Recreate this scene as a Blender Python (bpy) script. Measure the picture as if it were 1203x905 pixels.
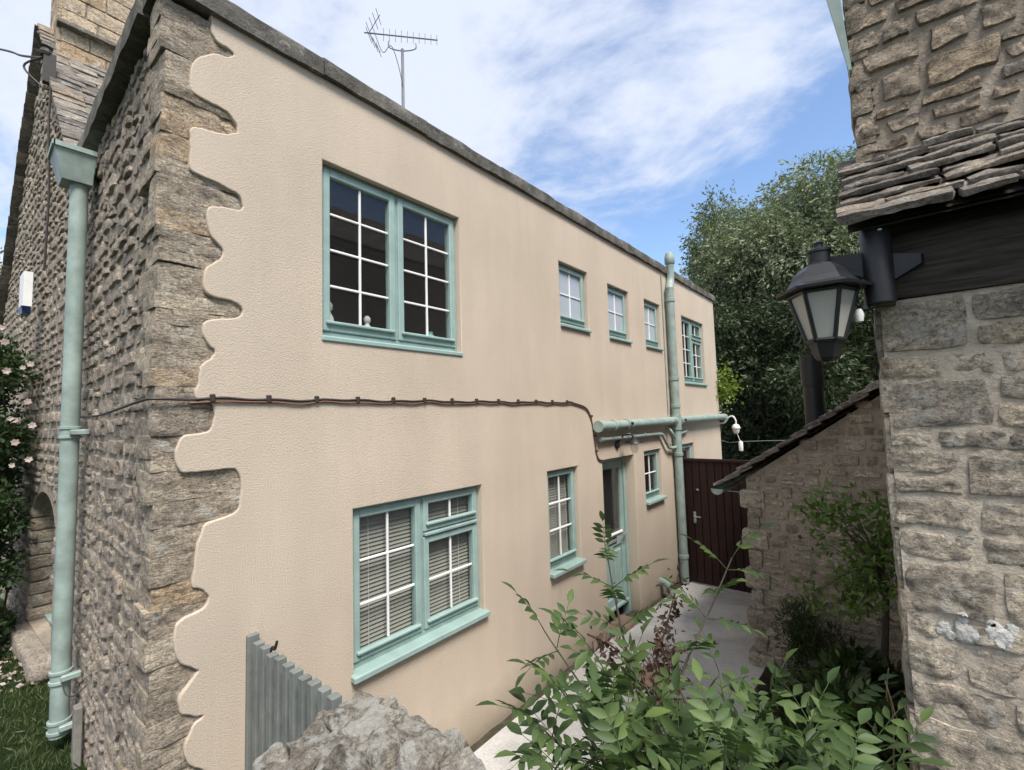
import bpy, math, random
import numpy as np
from mathutils import Vector, Matrix, noise
from mathutils.bvhtree import BVHTree

random.seed(7); rng = np.random.default_rng(7)
for o in list(bpy.data.objects): bpy.data.objects.remove(o)
sc = bpy.context.scene
COL = sc.collection
R = math.radians
U = random.uniform

# ------------------------------------------------------------------ camera
# world: rendered facade is the plane y=0 (x to the right), its corner is x=0, alley level z=0
FPX = 537.7
YAW, PITCH, ROLL = 0.694539, 0.0695153, -0.0291894
CAM = Vector((-0.6, -2.8, 2.62))
_f = Vector((math.cos(YAW)*math.cos(PITCH), math.sin(YAW)*math.cos(PITCH), math.sin(PITCH)))
_r0 = Vector((math.sin(YAW), -math.cos(YAW), 0)); _u0 = _r0.cross(_f)
_r = _r0*math.cos(ROLL)+_u0*math.sin(ROLL); _u = _u0*math.cos(ROLL)-_r0*math.sin(ROLL)
cam = bpy.data.cameras.new('camera'); camo = bpy.data.objects.new('camera', cam); COL.objects.link(camo)
cam.sensor_fit = 'HORIZONTAL'; cam.sensor_width = 36; cam.lens = 36*FPX/1203
cam.clip_start = 0.05; cam.clip_end = 2000
camo.matrix_world = Matrix(((_r.x, _u.x, -_f.x, CAM.x), (_r.y, _u.y, -_f.y, CAM.y), (_r.z, _u.z, -_f.z, CAM.z), (0, 0, 0, 1)))
sc.camera = camo
def ray(x, y): return (_f*FPX+_r*(x-601.5)-_u*(y-452.5)).normalized()
def onX(x, y, v): d = ray(x, y); return CAM+d*((v-CAM.x)/d.x)
def onY(x, y, v=0.0): d = ray(x, y); return CAM+d*((v-CAM.y)/d.y)
def onZ(x, y, v=0.0): d = ray(x, y); return CAM+d*((v-CAM.z)/d.z)
def atD(x, y, dep): d = ray(x, y); return CAM+d*(dep/d.dot(_f))

# ------------------------------------------------------------------ world, sun, exposure
SUN_EL, SUN_AZ = R(58), R(-116)          # azimuth of the sun measured from +X towards +Y
world = bpy.data.worlds.new('World'); sc.world = world; world.use_nodes = True
nt = world.node_tree; nt.nodes.clear()
def N(t, **k):
    n = nt.nodes.new(t)
    for a, b in k.items(): setattr(n, a, b)
    return n
def MATH(op, a=None, b=None, clamp=False):
    n = N('ShaderNodeMath', operation=op); n.use_clamp = clamp
    for i, v in enumerate((a, b)):
        if v is None: continue
        if isinstance(v, (int, float)): n.inputs[i].default_value = v
        else: nt.links.new(v, n.inputs[i])
    return n.outputs[0]
sky = N('ShaderNodeTexSky', sky_type='NISHITA'); sky.sun_disc = False
sky.sun_elevation = SUN_EL; sky.sun_rotation = R(90)-SUN_AZ
sky.air_density = 1.0; sky.dust_density = 0.2; sky.ozone_density = 3.0
tc = N('ShaderNodeTexCoord'); sep = N('ShaderNodeSeparateXYZ'); nt.links.new(tc.outputs['Generated'], sep.inputs[0])
zz = MATH('MAXIMUM', sep.outputs[2], 0.04); zz = MATH('ADD', zz, 0.10)
cx = MATH('DIVIDE', sep.outputs[0], zz); cy = MATH('DIVIDE', sep.outputs[1], zz)
comb = N('ShaderNodeCombineXYZ'); nt.links.new(cx, comb.inputs[0]); nt.links.new(cy, comb.inputs[1])
def cloudnoise(scale, det, rough, off, dist=0.0):
    mp = N('ShaderNodeMapping'); mp.inputs['Location'].default_value = off; nt.links.new(comb.outputs[0], mp.inputs[0])
    mp.inputs['Rotation'].default_value = (0, 0, 0.9); mp.inputs['Scale'].default_value = (1, 0.72, 1)
    n = N('ShaderNodeTexNoise'); n.inputs['Scale'].default_value = scale; n.inputs['Detail'].default_value = det
    n.inputs['Roughness'].default_value = rough; n.inputs['Distortion'].default_value = dist
    nt.links.new(mp.outputs[0], n.inputs['Vector']); return n.outputs['Fac']
big = cloudnoise(0.55, 3, 0.5, (3.1, 1.4, 0))
mid = cloudnoise(2.6, 9, 0.60, (0.3, 4.4, 0), 0.25)
# a cloud bank overhead that breaks up towards the far end of the alley (+X)
bank = MATH('MULTIPLY', MATH('ADD', MATH('SUBTRACT', 1.22, cx), MATH('MULTIPLY', MATH('SUBTRACT', cy, 0.6), 0.35)), 0.34)
bank = MATH('MAXIMUM', MATH('MINIMUM', bank, 0.13), -0.20)
cov = MATH('ADD', MATH('ADD', MATH('MULTIPLY', big, 0.45), MATH('MULTIPLY', mid, 0.85)), bank)
mr = N('ShaderNodeMapRange', interpolation_type='SMOOTHSTEP'); nt.links.new(cov, mr.inputs[0])
mr.inputs['From Min'].default_value = 0.52; mr.inputs['From Max'].default_value = 0.80
mr.inputs['To Min'].default_value = 0.03; mr.inputs['To Max'].default_value = 0.93
bg1 = N('ShaderNodeBackground'); bg1.inputs[1].default_value = 0.13; nt.links.new(sky.outputs[0], bg1.inputs[0])
bg2 = N('ShaderNodeBackground'); bg2.inputs[0].default_value = (0.80, 0.86, 1.0, 1); bg2.inputs[1].default_value = 0.56
mixb = N('ShaderNodeMixShader'); nt.links.new(mr.outputs[0], mixb.inputs[0]); nt.links.new(bg1.outputs[0], mixb.inputs[1]); nt.links.new(bg2.outputs[0], mixb.inputs[2])
wo = N('ShaderNodeOutputWorld'); nt.links.new(mixb.outputs[0], wo.inputs[0])
sun = bpy.data.lights.new('sun', 'SUN'); sun.energy = 3.0; sun.angle = R(22); sun.color = (1.0, 0.95, 0.88)
suno = bpy.data.objects.new('sun', sun); COL.objects.link(suno)
sd = Vector((math.cos(SUN_EL)*math.cos(SUN_AZ), math.cos(SUN_EL)*math.sin(SUN_AZ), math.sin(SUN_EL)))
suno.rotation_euler = sd.to_track_quat('Z', 'Y').to_euler(); suno.location = (0, 0, 30)
sc.view_settings.view_transform = 'Standard'; sc.view_settings.look = 'None'
sc.view_settings.exposure = 0.95; sc.view_settings.gamma = 1.0; sc.view_settings.use_curve_mapping = False

# ------------------------------------------------------------------ materials
def newmat(name):
    global nt
    m = bpy.data.materials.new(name); m.use_nodes = True; nt = m.node_tree; nt.nodes.clear()
    out = N('ShaderNodeOutputMaterial'); return m, out
def pos(): return N('ShaderNodeNewGeometry').outputs['Position']
def nz(scale, det=4, rough=0.55, vec=None, dist=0.0, stretch=None):
    n = N('ShaderNodeTexNoise'); n.inputs['Scale'].default_value = scale; n.inputs['Detail'].default_value = det
    n.inputs['Roughness'].default_value = rough; n.inputs['Distortion'].default_value = dist
    v = vec if vec is not None else pos()
    if stretch:
        mp = N('ShaderNodeMapping'); mp.inputs['Scale'].default_value = stretch; nt.links.new(v, mp.inputs[0]); v = mp.outputs[0]
    nt.links.new(v, n.inputs['Vector']); return n.outputs['Fac']
def ramp(fac, stops):
    r = N('ShaderNodeValToRGB'); cr = r.color_ramp
    while len(cr.elements) < len(stops): cr.elements.new(0.5)
    for e, (p, c) in zip(cr.elements, stops): e.position = p; e.color = (*c, 1) if len(c) == 3 else c
    nt.links.new(fac, r.inputs[0]); return r.outputs[0]
def mixc(fac, a, b, mode='MIX'):
    n = N('ShaderNodeMix', data_type='RGBA', blend_type=mode)
    for i, v in ((0, fac), (6, a), (7, b)):
        if isinstance(v, (int, float)): n.inputs[i].default_value = v
        elif isinstance(v, tuple): n.inputs[i].default_value = (*v, 1)
        else: nt.links.new(v, n.inputs[i])
    return n.outputs[2]
def bump(h, strength=0.5, dist=0.01, nrm=None):
    b = N('ShaderNodeBump'); b.inputs['Strength'].default_value = strength; b.inputs['Distance'].default_value = dist
    nt.links.new(h, b.inputs['Height'])
    if nrm is not None: nt.links.new(nrm, b.inputs['Normal'])
    return b.outputs[0]
def prin(out, col, rough=0.8, nrm=None, metal=0.0, spec=0.5):
    b = N('ShaderNodeBsdfPrincipled')
    if isinstance(col, tuple): b.inputs['Base Color'].default_value = (*col, 1)
    else: nt.links.new(col, b.inputs['Base Color'])
    if isinstance(rough, (int, float)): b.inputs['Roughness'].default_value = rough
    else: nt.links.new(rough, b.inputs['Roughness'])
    b.inputs['Metallic'].default_value = metal; b.inputs['Specular IOR Level'].default_value = spec
    if nrm is not None: nt.links.new(nrm, b.inputs['Normal'])
    nt.links.new(b.outputs[0], out.inputs[0]); return b
def piece_random():
    a = N('ShaderNodeObjectInfo').outputs['Random']; b = N('ShaderNodeNewGeometry').outputs['Random Per Island']
    return MATH('FRACT', MATH('ADD', a, b))

def stone_mat(name, dark, mid, light, warm, lichen=0.5, bs=0.9, sc_=1.0, strata=(1, 1, 2.6)):
    m, out = newmat(name)
    rnd = piece_random()
    tone = mixc(1.0, ramp(rnd, [(0, dark), (0.30, mid), (0.62, mid), (0.80, light), (0.93, warm), (1, light)]), (1, 1, 1), 'MULTIPLY')
    st = (strata[0], strata[1], 1+(strata[2]-1)*0.45)
    n1 = nz(11*sc_, 9, 0.72, stretch=st, dist=0.9)
    c = mixc(0.9, tone, ramp(n1, [(0.30, (0.20, 0.195, 0.19)), (0.44, (0.78, 0.76, 0.73)), (0.56, (1.15, 1.13, 1.09)), (0.70, (1.75, 1.68, 1.56))]), 'MULTIPLY')
    n2 = nz(70*sc_, 6, 0.75, dist=0.6)
    c = mixc(0.85, c, ramp(n2, [(0.33, (0.22, 0.21, 0.20)), (0.47, (0.95, 0.95, 0.94)), (0.68, (1.75, 1.72, 1.65))]), 'MULTIPLY')
    # warm iron staining, dark algae films and pale crusty lichen, in patches of their own
    n5 = nz(6*sc_, 5, 0.65, dist=0.5)
    c = mixc(ramp(n5, [(0.56, (0, 0, 0)), (0.72, (0.45, 0.45, 0.45))]), c, tuple(0.9*v for v in warm))
    n3 = nz(3.6*sc_, 7, 0.68, dist=0.4)
    c = mixc(ramp(n3, [(0.55, (0, 0, 0)), (0.68, (0.55, 0.55, 0.55))]), c, tuple(0.5*v for v in dark))
    n4 = MATH('MULTIPLY', nz(9*sc_, 3, 0.5), nz(38*sc_, 6, 0.75))
    c = mixc(ramp(n4, [(0.35-0.05*lichen, (0, 0, 0)), (0.43-0.05*lichen, (0.8, 0.8, 0.8))]), c, (0.62, 0.60, 0.54))
    h = MATH('ADD', MATH('MULTIPLY', nz(26*sc_, 9, 0.72, stretch=st, dist=0.5), 1.0), MATH('MULTIPLY', nz(120*sc_, 5, 0.75), 0.45))
    prin(out, c, 0.92, bump(h, bs, 0.045), spec=0.2)
    return m
MT = {}
MT['quoin'] = stone_mat('quoin_limestone', (0.335, 0.291, 0.244), (0.457, 0.394, 0.322), (0.568, 0.492, 0.396), (0.507, 0.389, 0.273), 0.9, 0.9, 1.1, (0.8, 0.8, 2.6))
MT['gable'] = stone_mat('rubble_limestone', (0.345, 0.305, 0.273), (0.467, 0.409, 0.357), (0.568, 0.497, 0.425), (0.507, 0.414, 0.322), 0.7, 1.0, 1.5, (1, 1, 1.6))
MT['right'] = stone_mat('coursed_limestone', (0.30, 0.275, 0.245), (0.56, 0.495, 0.41), (0.72, 0.64, 0.53), (0.60, 0.50, 0.38), 1.2, 0.9, 1.1, (0.9, 0.7, 2.4))
MT['upper'] = stone_mat('weathered_rubble', (0.254, 0.217, 0.186), (0.406, 0.345, 0.283), (0.507, 0.433, 0.352), (0.487, 0.384, 0.273), 0.6, 1.0, 1.3, (0.9, 0.9, 2.0))
MT['shed'] = stone_mat('shed_limestone', (0.27, 0.24, 0.205), (0.42, 0.375, 0.315), (0.56, 0.505, 0.425), (0.44, 0.375, 0.29), 0.5, 0.8, 1.3)
MT['rubble'] = stone_mat('lichen_rubble', (0.20, 0.18, 0.155), (0.35, 0.32, 0.28), (0.52, 0.48, 0.43), (0.36, 0.30, 0.24), 2.7, 1.0, 1.2, (1, 1, 1.2))
MT['slate'] = stone_mat('stone_slate', (0.15, 0.14, 0.13), (0.25, 0.225, 0.20), (0.36, 0.325, 0.28), (0.28, 0.22, 0.17), 0.8, 0.8, 1.3, (0.6, 0.6, 3))
MT['chimney'] = stone_mat('chimney_ashlar', (0.34, 0.28, 0.21), (0.45, 0.37, 0.28), (0.52, 0.44, 0.33), (0.42, 0.30, 0.2), 0.2, 0.6, 0.8)
def mortar_mat(name, col, k=1.0):
    m, out = newmat(name)
    n = nz(20, 8, 0.7); c = mixc(0.7, col, ramp(n, [(0.3, (0.5, 0.48, 0.45)), (0.5, (1, 1, 1)), (0.72, (1.3, 1.27, 1.2))]), 'MULTIPLY')
    c = mixc(0.5, c, ramp(nz(2.6, 4), [(0.35, (0.6, 0.58, 0.55)), (0.65, (1.1, 1.1, 1.1))]), 'MULTIPLY')
    prin(out, c, 0.95, bump(MATH('ADD', nz(60, 6, 0.7), nz(18, 4, 0.6)), 0.8*k, 0.02), spec=0.2); return m
MT['mortar'] = mortar_mat('lime_mortar', (0.57, 0.495, 0.40))
MT['mortar_dark'] = mortar_mat('old_mortar', (0.39, 0.335, 0.27))
# stucco
m, out = newmat('roughcast_render')
grain = MATH('ADD', nz(210, 3, 0.6), MATH('MULTIPLY', nz(90, 4, 0.6), 0.7))
c = mixc(1.0, (0.622, 0.522, 0.415), ramp(nz(1.1, 4, 0.55), [(0.3, (0.93, 0.93, 0.93)), (0.7, (1.05, 1.05, 1.06))]), 'MULTIPLY')
c = mixc(0.5, c, ramp(nz(150, 3, 0.7), [(0.32, (0.72, 0.71, 0.70)), (0.6, (1.08, 1.08, 1.08))]), 'MULTIPLY')
c = mixc(0.3, c, ramp(nz(2.2, 5, 0.6, stretch=(1.6, 1, 0.25)), [(0.42, (0.86, 0.86, 0.86)), (0.62, (1.03, 1.03, 1.03))]), 'MULTIPLY')
sp_ = N('ShaderNodeSeparateXYZ'); nt.links.new(pos(), sp_.inputs[0])
foot = MATH('SUBTRACT', MATH('ADD', 0.20, MATH('MULTIPLY', nz(4, 6, 0.65), 0.32)), sp_.outputs[2])
c = mixc(MATH('MULTIPLY', foot, 2.2, True), c, (0.34, 0.285, 0.22))
c = mixc(ramp(nz(3.0, 6, 0.7, stretch=(2.2, 1, 0.16)), [(0.58, (0, 0, 0)), (0.74, (0.20, 0.20, 0.20))]), c, (0.36, 0.31, 0.25))
prin(out, c, 0.93, bump(grain, 0.7, 0.010), spec=0.15); MT['render'] = m
def paint(name, col, rough=0.42, wear=0.12, bs=0.05):
    m, out = newmat(name)
    n = nz(7, 6, 0.6); c = mixc(1.0, col, ramp(n, [(0.3, (1-wear*1.6,)*3), (0.7, (1+wear*0.6,)*3)]), 'MULTIPLY')
    c = mixc(ramp(nz(60, 5, 0.75), [(0.63, (0, 0, 0)), (0.72, (wear*2.2,)*3)]), c, (0.16, 0.155, 0.13))
    prin(out, c, MATH('ADD', MATH('MULTIPLY', nz(12, 4), 0.3), rough-0.15), bump(nz(35, 4), bs, 0.01), spec=0.4); return m
MT['green'] = paint('sage_green_paint', (0.300, 0.415, 0.385), 0.45, 0.10)
MT['green_dim'] = paint('sage_green_frame', (0.27, 0.375, 0.35), 0.5, 0.14)
MT['pipe'] = paint('sage_green_pipe', (0.295, 0.37, 0.335), 0.5, 0.2)
MT['fence'] = paint('grey_green_stain', (0.175, 0.19, 0.178), 0.6, 0.2, 0.15)
MT['white'] = paint('white_plastic', (0.80, 0.80, 0.78), 0.4, 0.06)
MT['blue'] = paint('blue_plastic', (0.03, 0.06, 0.20), 0.4, 0.05)
MT['black'] = paint('black_paint', (0.014, 0.015, 0.017), 0.42, 0.15)
MT['cable'] = paint('cable_sheath', (0.045, 0.035, 0.03), 0.55, 0.1)
MT['copper'] = paint('brown_copper', (0.16, 0.08, 0.05), 0.5, 0.15)
MT['steel'] = paint('galvanised_steel', (0.30, 0.30, 0.30), 0.45, 0.2)
MT['alu'] = paint('aerial_aluminium', (0.22, 0.22, 0.23), 0.4, 0.1)
MT['greypole'] = paint('weathered_grey_wood', (0.24, 0.225, 0.20), 0.8, 0.2, 0.3)
MT['pot'] = paint('glazed_teal', (0.22, 0.42, 0.40), 0.25, 0.05)
MT['ornament'] = paint('pale_ornament', (0.62, 0.60, 0.56), 0.5, 0.1)
MT['tan'] = paint('wet_brown_stone', (0.22, 0.15, 0.11), 0.28, 0.2)
# timber
def wood(name, a, b, strc, rough=0.8, sc_=9):
    m, out = newmat(name)
    n = nz(sc_, 8, 0.65, stretch=strc, dist=0.4)
    c = ramp(n, [(0.25, a), (0.55, b), (0.8, tuple(1.4*v for v in b))])
    c = mixc(0.5, c, ramp(piece_random(), [(0, (0.7, 0.7, 0.7)), (1, (1.15, 1.15, 1.15))]), 'MULTIPLY')
    prin(out, c, rough, bump(n, 0.7, 0.02), spec=0.25); return m
MT['beam'] = wood('old_dark_oak', (0.018, 0.015, 0.013), (0.065, 0.055, 0.047), (1, 0.6, 9), 0.85, 8)
MT['gate'] = wood('brown_stained_boards', (0.016, 0.0075, 0.006), (0.030, 0.013, 0.010), (6, 6, 0.35), 0.5, 9)
# coping concrete
m, out = newmat('lichened_concrete')
n = nz(5, 8, 0.7); c = ramp(n, [(0.28, (0.05, 0.046, 0.04)), (0.5, (0.115, 0.108, 0.094)), (0.72, (0.24, 0.225, 0.195))])
c = mixc(ramp(nz(30, 6, 0.7), [(0.55, (0, 0, 0)), (0.66, (0.7, 0.7, 0.7))]), c, (0.05, 0.048, 0.042))
c = mixc(ramp(nz(17, 5, 0.7), [(0.60, (0, 0, 0)), (0.70, (0.6, 0.6, 0.6))]), c, (0.34, 0.33, 0.28))
prin(out, c, 0.95, bump(nz(40, 6, 0.7), 0.8, 0.02), spec=0.2); MT['coping'] = m
# alley concrete
m, out = newmat('worn_concrete')
c = ramp(nz(1.7, 7, 0.62, dist=0.5), [(0.28, (0.34, 0.325, 0.30)), (0.5, (0.49, 0.475, 0.45)), (0.72, (0.60, 0.585, 0.56))])
c = mixc(0.5, c, ramp(nz(45, 6, 0.7), [(0.3, (0.62, 0.61, 0.6)), (0.6, (1.1, 1.1, 1.1))]), 'MULTIPLY')
c = mixc(ramp(nz(5.5, 5, 0.7), [(0.60, (0, 0, 0)), (0.72, (0.55, 0.55, 0.55))]), c, (0.13, 0.12, 0.10))
prin(out, c, 0.9, bump(MATH('ADD', nz(60, 6, 0.7), nz(6, 4)), 0.5, 0.012), spec=0.25); MT['concrete'] = m
def soil(name, a, b, b2):
    m, out = newmat(name)
    c = ramp(nz(6, 8, 0.7), [(0.3, a), (0.55, b), (0.75, b2)])
    prin(out, c, 0.97, bump(nz(30, 8, 0.75), 1.0, 0.04), spec=0.1); return m
MT['soil'] = soil('dark_soil', (0.022, 0.018, 0.012), (0.06, 0.047, 0.033), (0.10, 0.085, 0.06))
MT['grit'] = soil('mossy_grit', (0.05, 0.045, 0.03), (0.12, 0.105, 0.075), (0.22, 0.19, 0.15))
MT['lawn'] = soil('lawn_ground', (0.012, 0.020, 0.007), (0.030, 0.048, 0.016), (0.06, 0.07, 0.03))
# leaves
def leafmat(name, a, b, c3, trans=0.35, rough=0.5, scale=1.2, dead=None):
    m, out = newmat(name)
    n = nz(scale, 3, 0.6)
    f = MATH('ADD', MATH('MULTIPLY', n, 0.6), MATH('MULTIPLY', piece_random(), 0.4))
    c = ramp(f, [(0.25, a), (0.5, b), (0.72, c3), (0.90, tuple(v*w for v, w in zip(c3, (1.5, 1.25, 0.9))))])
    p = N('ShaderNodeBsdfPrincipled'); nt.links.new(c, p.inputs['Base Color']); p.inputs['Roughness'].default_value = rough; p.inputs['Specular IOR Level'].default_value = 0.35
    t = N('ShaderNodeBsdfTranslucent'); nt.links.new(mixc(1.0, c, (1.0, 1.25, 0.6), 'MULTIPLY'), t.inputs[0])
    mx = N('ShaderNodeMixShader'); mx.inputs[0].default_value = trans
    nt.links.new(p.outputs[0], mx.inputs[1]); nt.links.new(t.outputs[0], mx.inputs[2]); nt.links.new(mx.outputs[0], out.inputs[0]); return m
MT['treeleaf'] = leafmat('willow_leaf', (0.085, 0.103, 0.060), (0.168, 0.192, 0.118), (0.28, 0.305, 0.20), 0.28, 0.5, 0.35)
MT['darkleaf'] = leafmat('dark_tree_leaf', (0.020, 0.032, 0.012), (0.040, 0.060, 0.024), (0.070, 0.095, 0.038), 0.2, 0.5, 0.4)
MT['ashleaf'] = leafmat('ash_leaf', (0.034, 0.062, 0.020), (0.058, 0.098, 0.030), (0.100, 0.150, 0.045), 0.25, 0.55, 3)
MT['lime'] = leafmat('lime_leaf', (0.10, 0.145, 0.02), (0.17, 0.23, 0.035), (0.25, 0.31, 0.06), 0.4, 0.5, 5)
MT['rose'] = leafmat('rose_leaf', (0.018, 0.034, 0.011), (0.036, 0.062, 0.022), (0.07, 0.105, 0.04), 0.22, 0.45, 5)
MT['bush'] = leafmat('bush_leaf', (0.020, 0.036, 0.012), (0.040, 0.065, 0.022), (0.07, 0.11, 0.035), 0.2, 0.5, 5)
MT['saplingleaf'] = leafmat('sapling_leaf', (0.055, 0.095, 0.022), (0.10, 0.165, 0.036), (0.16, 0.24, 0.06), 0.35, 0.5, 5)
MT['deadleaf'] = leafmat('withered_leaf', (0.05, 0.03, 0.022), (0.10, 0.062, 0.045), (0.17, 0.11, 0.08), 0.15, 0.7, 9)
MT['grass'] = leafmat('grass_blade', (0.030, 0.050, 0.014), (0.055, 0.085, 0.026), (0.11, 0.13, 0.05), 0.25, 0.5, 6)
MT['straw'] = leafmat('dry_grass', (0.30, 0.25, 0.15), (0.42, 0.36, 0.22), (0.5, 0.44, 0.3), 0.25, 0.6, 9)
MT['petal'] = leafmat('pale_petal', (0.42, 0.30, 0.27), (0.56, 0.44, 0.40), (0.66, 0.58, 0.54), 0.3, 0.5, 12)
MT['bark'] = wood('bark', (0.03, 0.025, 0.02), (0.085, 0.072, 0.058), (3, 3, 0.6), 0.9, 6)
MT['stem'] = wood('green_stem', (0.05, 0.055, 0.03), (0.11, 0.12, 0.07), (3, 3, 0.6), 0.7, 9)
# glass: clear with real reflections; and obscured
def glass(name, tint, rough=0.0, body=None, bodyfac=0.0, refl=1.5):
    m, out = newmat(name)
    t = N('ShaderNodeBsdfTransparent'); t.inputs[0].default_value = (*tint, 1)
    g = N('ShaderNodeBsdfGlossy'); g.inputs['Roughness'].default_value = rough; g.inputs[0].default_value = (1, 1, 1, 1)
    nt.links.new(bump(nz(2.5, 2), 0.05, 0.02), g.inputs['Normal'])
    lwn = N('ShaderNodeLayerWeight'); lwn.inputs[0].default_value = 0.5
    fac = MATH('ADD', 0.045*refl/1.5, MATH('MULTIPLY', MATH('POWER', lwn.outputs['Facing'], 5.0), 0.95))
    base = t.outputs[0]
    if body:
        d = N('ShaderNodeBsdfDiffuse'); d.inputs[0].default_value = (*body, 1)
        mb = N('ShaderNodeMixShader'); mb.inputs[0].default_value = bodyfac
        nt.links.new(t.outputs[0], mb.inputs[1]); nt.links.new(d.outputs[0], mb.inputs[2]); base = mb.outputs[0]
    mx = N('ShaderNodeMixShader'); nt.links.new(fac, mx.inputs[0]); nt.links.new(base, mx.inputs[1]); nt.links.new(g.outputs[0], mx.inputs[2])
    nt.links.new(mx.outputs[0], out.inputs[0]); return m
MT['glass'] = glass('window_glass', (0.90, 0.93, 0.92), 0.01, (0.5, 0.5, 0.5), 0.02, 1.5)
MT['obscure'] = glass('obscured_glass', (0.6, 0.65, 0.68), 0.2, (0.62, 0.68, 0.74), 0.62, 1.5)
MT['lampglass'] = glass('frosted_lamp_glass', (0.6, 0.58, 0.53), 0.25, (0.62, 0.60, 0.54), 0.6, 1.45)
MT['bulbglass'] = glass('clear_lamp_glass', (0.9, 0.9, 0.9), 0.02, (0.6, 0.6, 0.6), 0.12, 1.5)
m, out = newmat('interior_plaster'); prin(out, (0.30, 0.27, 0.235), 0.9); MT['interior'] = m
m, out = newmat('blind_slat'); prin(out, (0.31, 0.29, 0.255), 0.5); MT['blind'] = m
m, out = newmat('roof_felt'); prin(out, ramp(nz(4, 5), [(0.3, (0.06, 0.06, 0.06)), (0.7, (0.14, 0.135, 0.13))]), 0.9); MT['felt'] = m
MT['lichen'] = mortar_mat('white_lichen', (0.60, 0.59, 0.55), 1.0)

# ------------------------------------------------------------------ object helpers
WM = {}
def link(o, parent=None):
    COL.objects.link(o)
    w = o.matrix_basis.copy()
    if parent is not None:
        o.parent = parent; o.matrix_parent_inverse = WM[parent.name].inverted()
    WM[o.name] = w
    return o
def tag(o, label, cat=None, group=None):
    o['label'] = label
    if cat: o['category'] = cat
    if group: o['group'] = group
    return o
def thing(name, loc, label, cat, group=None):
    o = bpy.data.objects.new(name, None); o.empty_display_size = 0.1; o.location = loc; link(o); tag(o, label, cat, group); return o
class MB:
    def __init__(s): s.v = []; s.f = []
    def add(s, vs, fs):
        b = len(s.v); s.v.extend([tuple(p) for p in vs]); s.f.extend([tuple(i+b for i in q) for q in fs]); return s
    def box(s, a, b):
        x0, y0, z0 = a; x1, y1, z1 = b
        return s.add([(x0,y0,z0),(x1,y0,z0),(x1,y1,z0),(x0,y1,z0),(x0,y0,z1),(x1,y0,z1),(x1,y1,z1),(x0,y1,z1)],
              [(0,3,2,1),(4,5,6,7),(0,1,5,4),(1,2,6,5),(2,3,7,6),(3,0,4,7)])
    def cbox(s, a, b, c=0.006):
        """box with chamfered edges"""
        x0,y0,z0 = a; x1,y1,z1 = b; c = min(c, abs(x1-x0)*.45, abs(y1-y0)*.45, abs(z1-z0)*.45)
        vs = []; idx = {}
        for ix,(X,sx) in enumerate(((x0,1),(x1,-1))):
            for iy,(Y,sy) in enumerate(((y0,1),(y1,-1))):
                for iz,(Z,sz) in enumerate(((z0,1),(z1,-1))):
                    for ax in range(3):
                        p = [X+sx*c, Y+sy*c, Z+sz*c]; p[ax] = (X,Y,Z)[ax]
                        idx[(ix,iy,iz,ax)] = len(vs); vs.append(tuple(p))
        fs = []
        for ax in range(3):
            o = [i for i in range(3) if i != ax]
            for e in (0,1):
                q = []
                for a_,b_ in ((0,0),(1,0),(1,1),(0,1)):
                    k = [0,0,0]; k[ax] = e; k[o[0]] = a_; k[o[1]] = b_; q.append(idx[(*k,ax)])
                fs.append(tuple(q))
        for ax in range(3):
            o = [i for i in range(3) if i != ax]
            for a_ in (0,1):
                for b_ in (0,1):
                    k0=[0,0,0];k1=[0,0,0];k0[o[0]]=k1[o[0]]=a_;k0[o[1]]=k1[o[1]]=b_;k1[ax]=1
                    fs.append((idx[(*k0,o[0])],idx[(*k1,o[0])],idx[(*k1,o[1])],idx[(*k0,o[1])]))
        for ix in (0,1):
            for iy in (0,1):
                for iz in (0,1): fs.append(tuple(idx[(ix,iy,iz,a)] for a in range(3)))
        return s.add(vs, fs)
    def obox(s, c, ax, ay, az):
        """oriented box: centre and three half-axis vectors"""
        c = Vector(c); ax = Vector(ax); ay = Vector(ay); az = Vector(az)
        return s.add([c-ax-ay-az, c+ax-ay-az, c+ax+ay-az, c-ax+ay-az, c-ax-ay+az, c+ax-ay+az, c+ax+ay+az, c-ax+ay+az],
              [(0,3,2,1),(4,5,6,7),(0,1,5,4),(1,2,6,5),(2,3,7,6),(3,0,4,7)])
    def tube(s, path, rad, n=10, cap=True):
        pts = [Vector(p) for p in path]; k = len(pts)
        rads = rad if isinstance(rad, (list, tuple)) else [rad]*k
        t0 = (pts[1]-pts[0]).normalized(); ref = Vector((0,0,1)) if abs(t0.z) < 0.9 else Vector((1,0,0))
        a = t0.cross(ref).normalized(); rings = []; vs = []
        for i in range(k):
            t = (pts[min(i+1,k-1)]-pts[max(i-1,0)]).normalized()
            a = (a-t*a.dot(t)).normalized(); b = t.cross(a)
            for j in range(n):
                an = 2*math.pi*j/n; vs.append(pts[i]+(a*math.cos(an)+b*math.sin(an))*rads[i])
        fs = []
        for i in range(k-1):
            for j in range(n): fs.append((i*n+j, i*n+(j+1)%n, (i+1)*n+(j+1)%n, (i+1)*n+j))
        if cap: fs.append(tuple(range(n))[::-1]); fs.append(tuple((k-1)*n+j for j in range(n)))
        return s.add(vs, fs)
    def lathe(s, prof, c, n=20, rot=0.0, axis='Z'):
        vs = []; fs = []; k = len(prof)
        for r_, z in prof:
            for j in range(n):
                a = 2*math.pi*j/n+rot
                p = (r_*math.cos(a), r_*math.sin(a), z)
                if axis == 'Y': p = (p[0], -p[2], p[1])
                vs.append((c[0]+p[0], c[1]+p[1], c[2]+p[2]))
        for i in range(k-1):
            for j in range(n): fs.append((i*n+j, i*n+(j+1)%n, (i+1)*n+(j+1)%n, (i+1)*n+j))
        fs.append(tuple(range(n))[::-1]); fs.append(tuple((k-1)*n+j for j in range(n)))
        return s.add(vs, fs)
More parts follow.
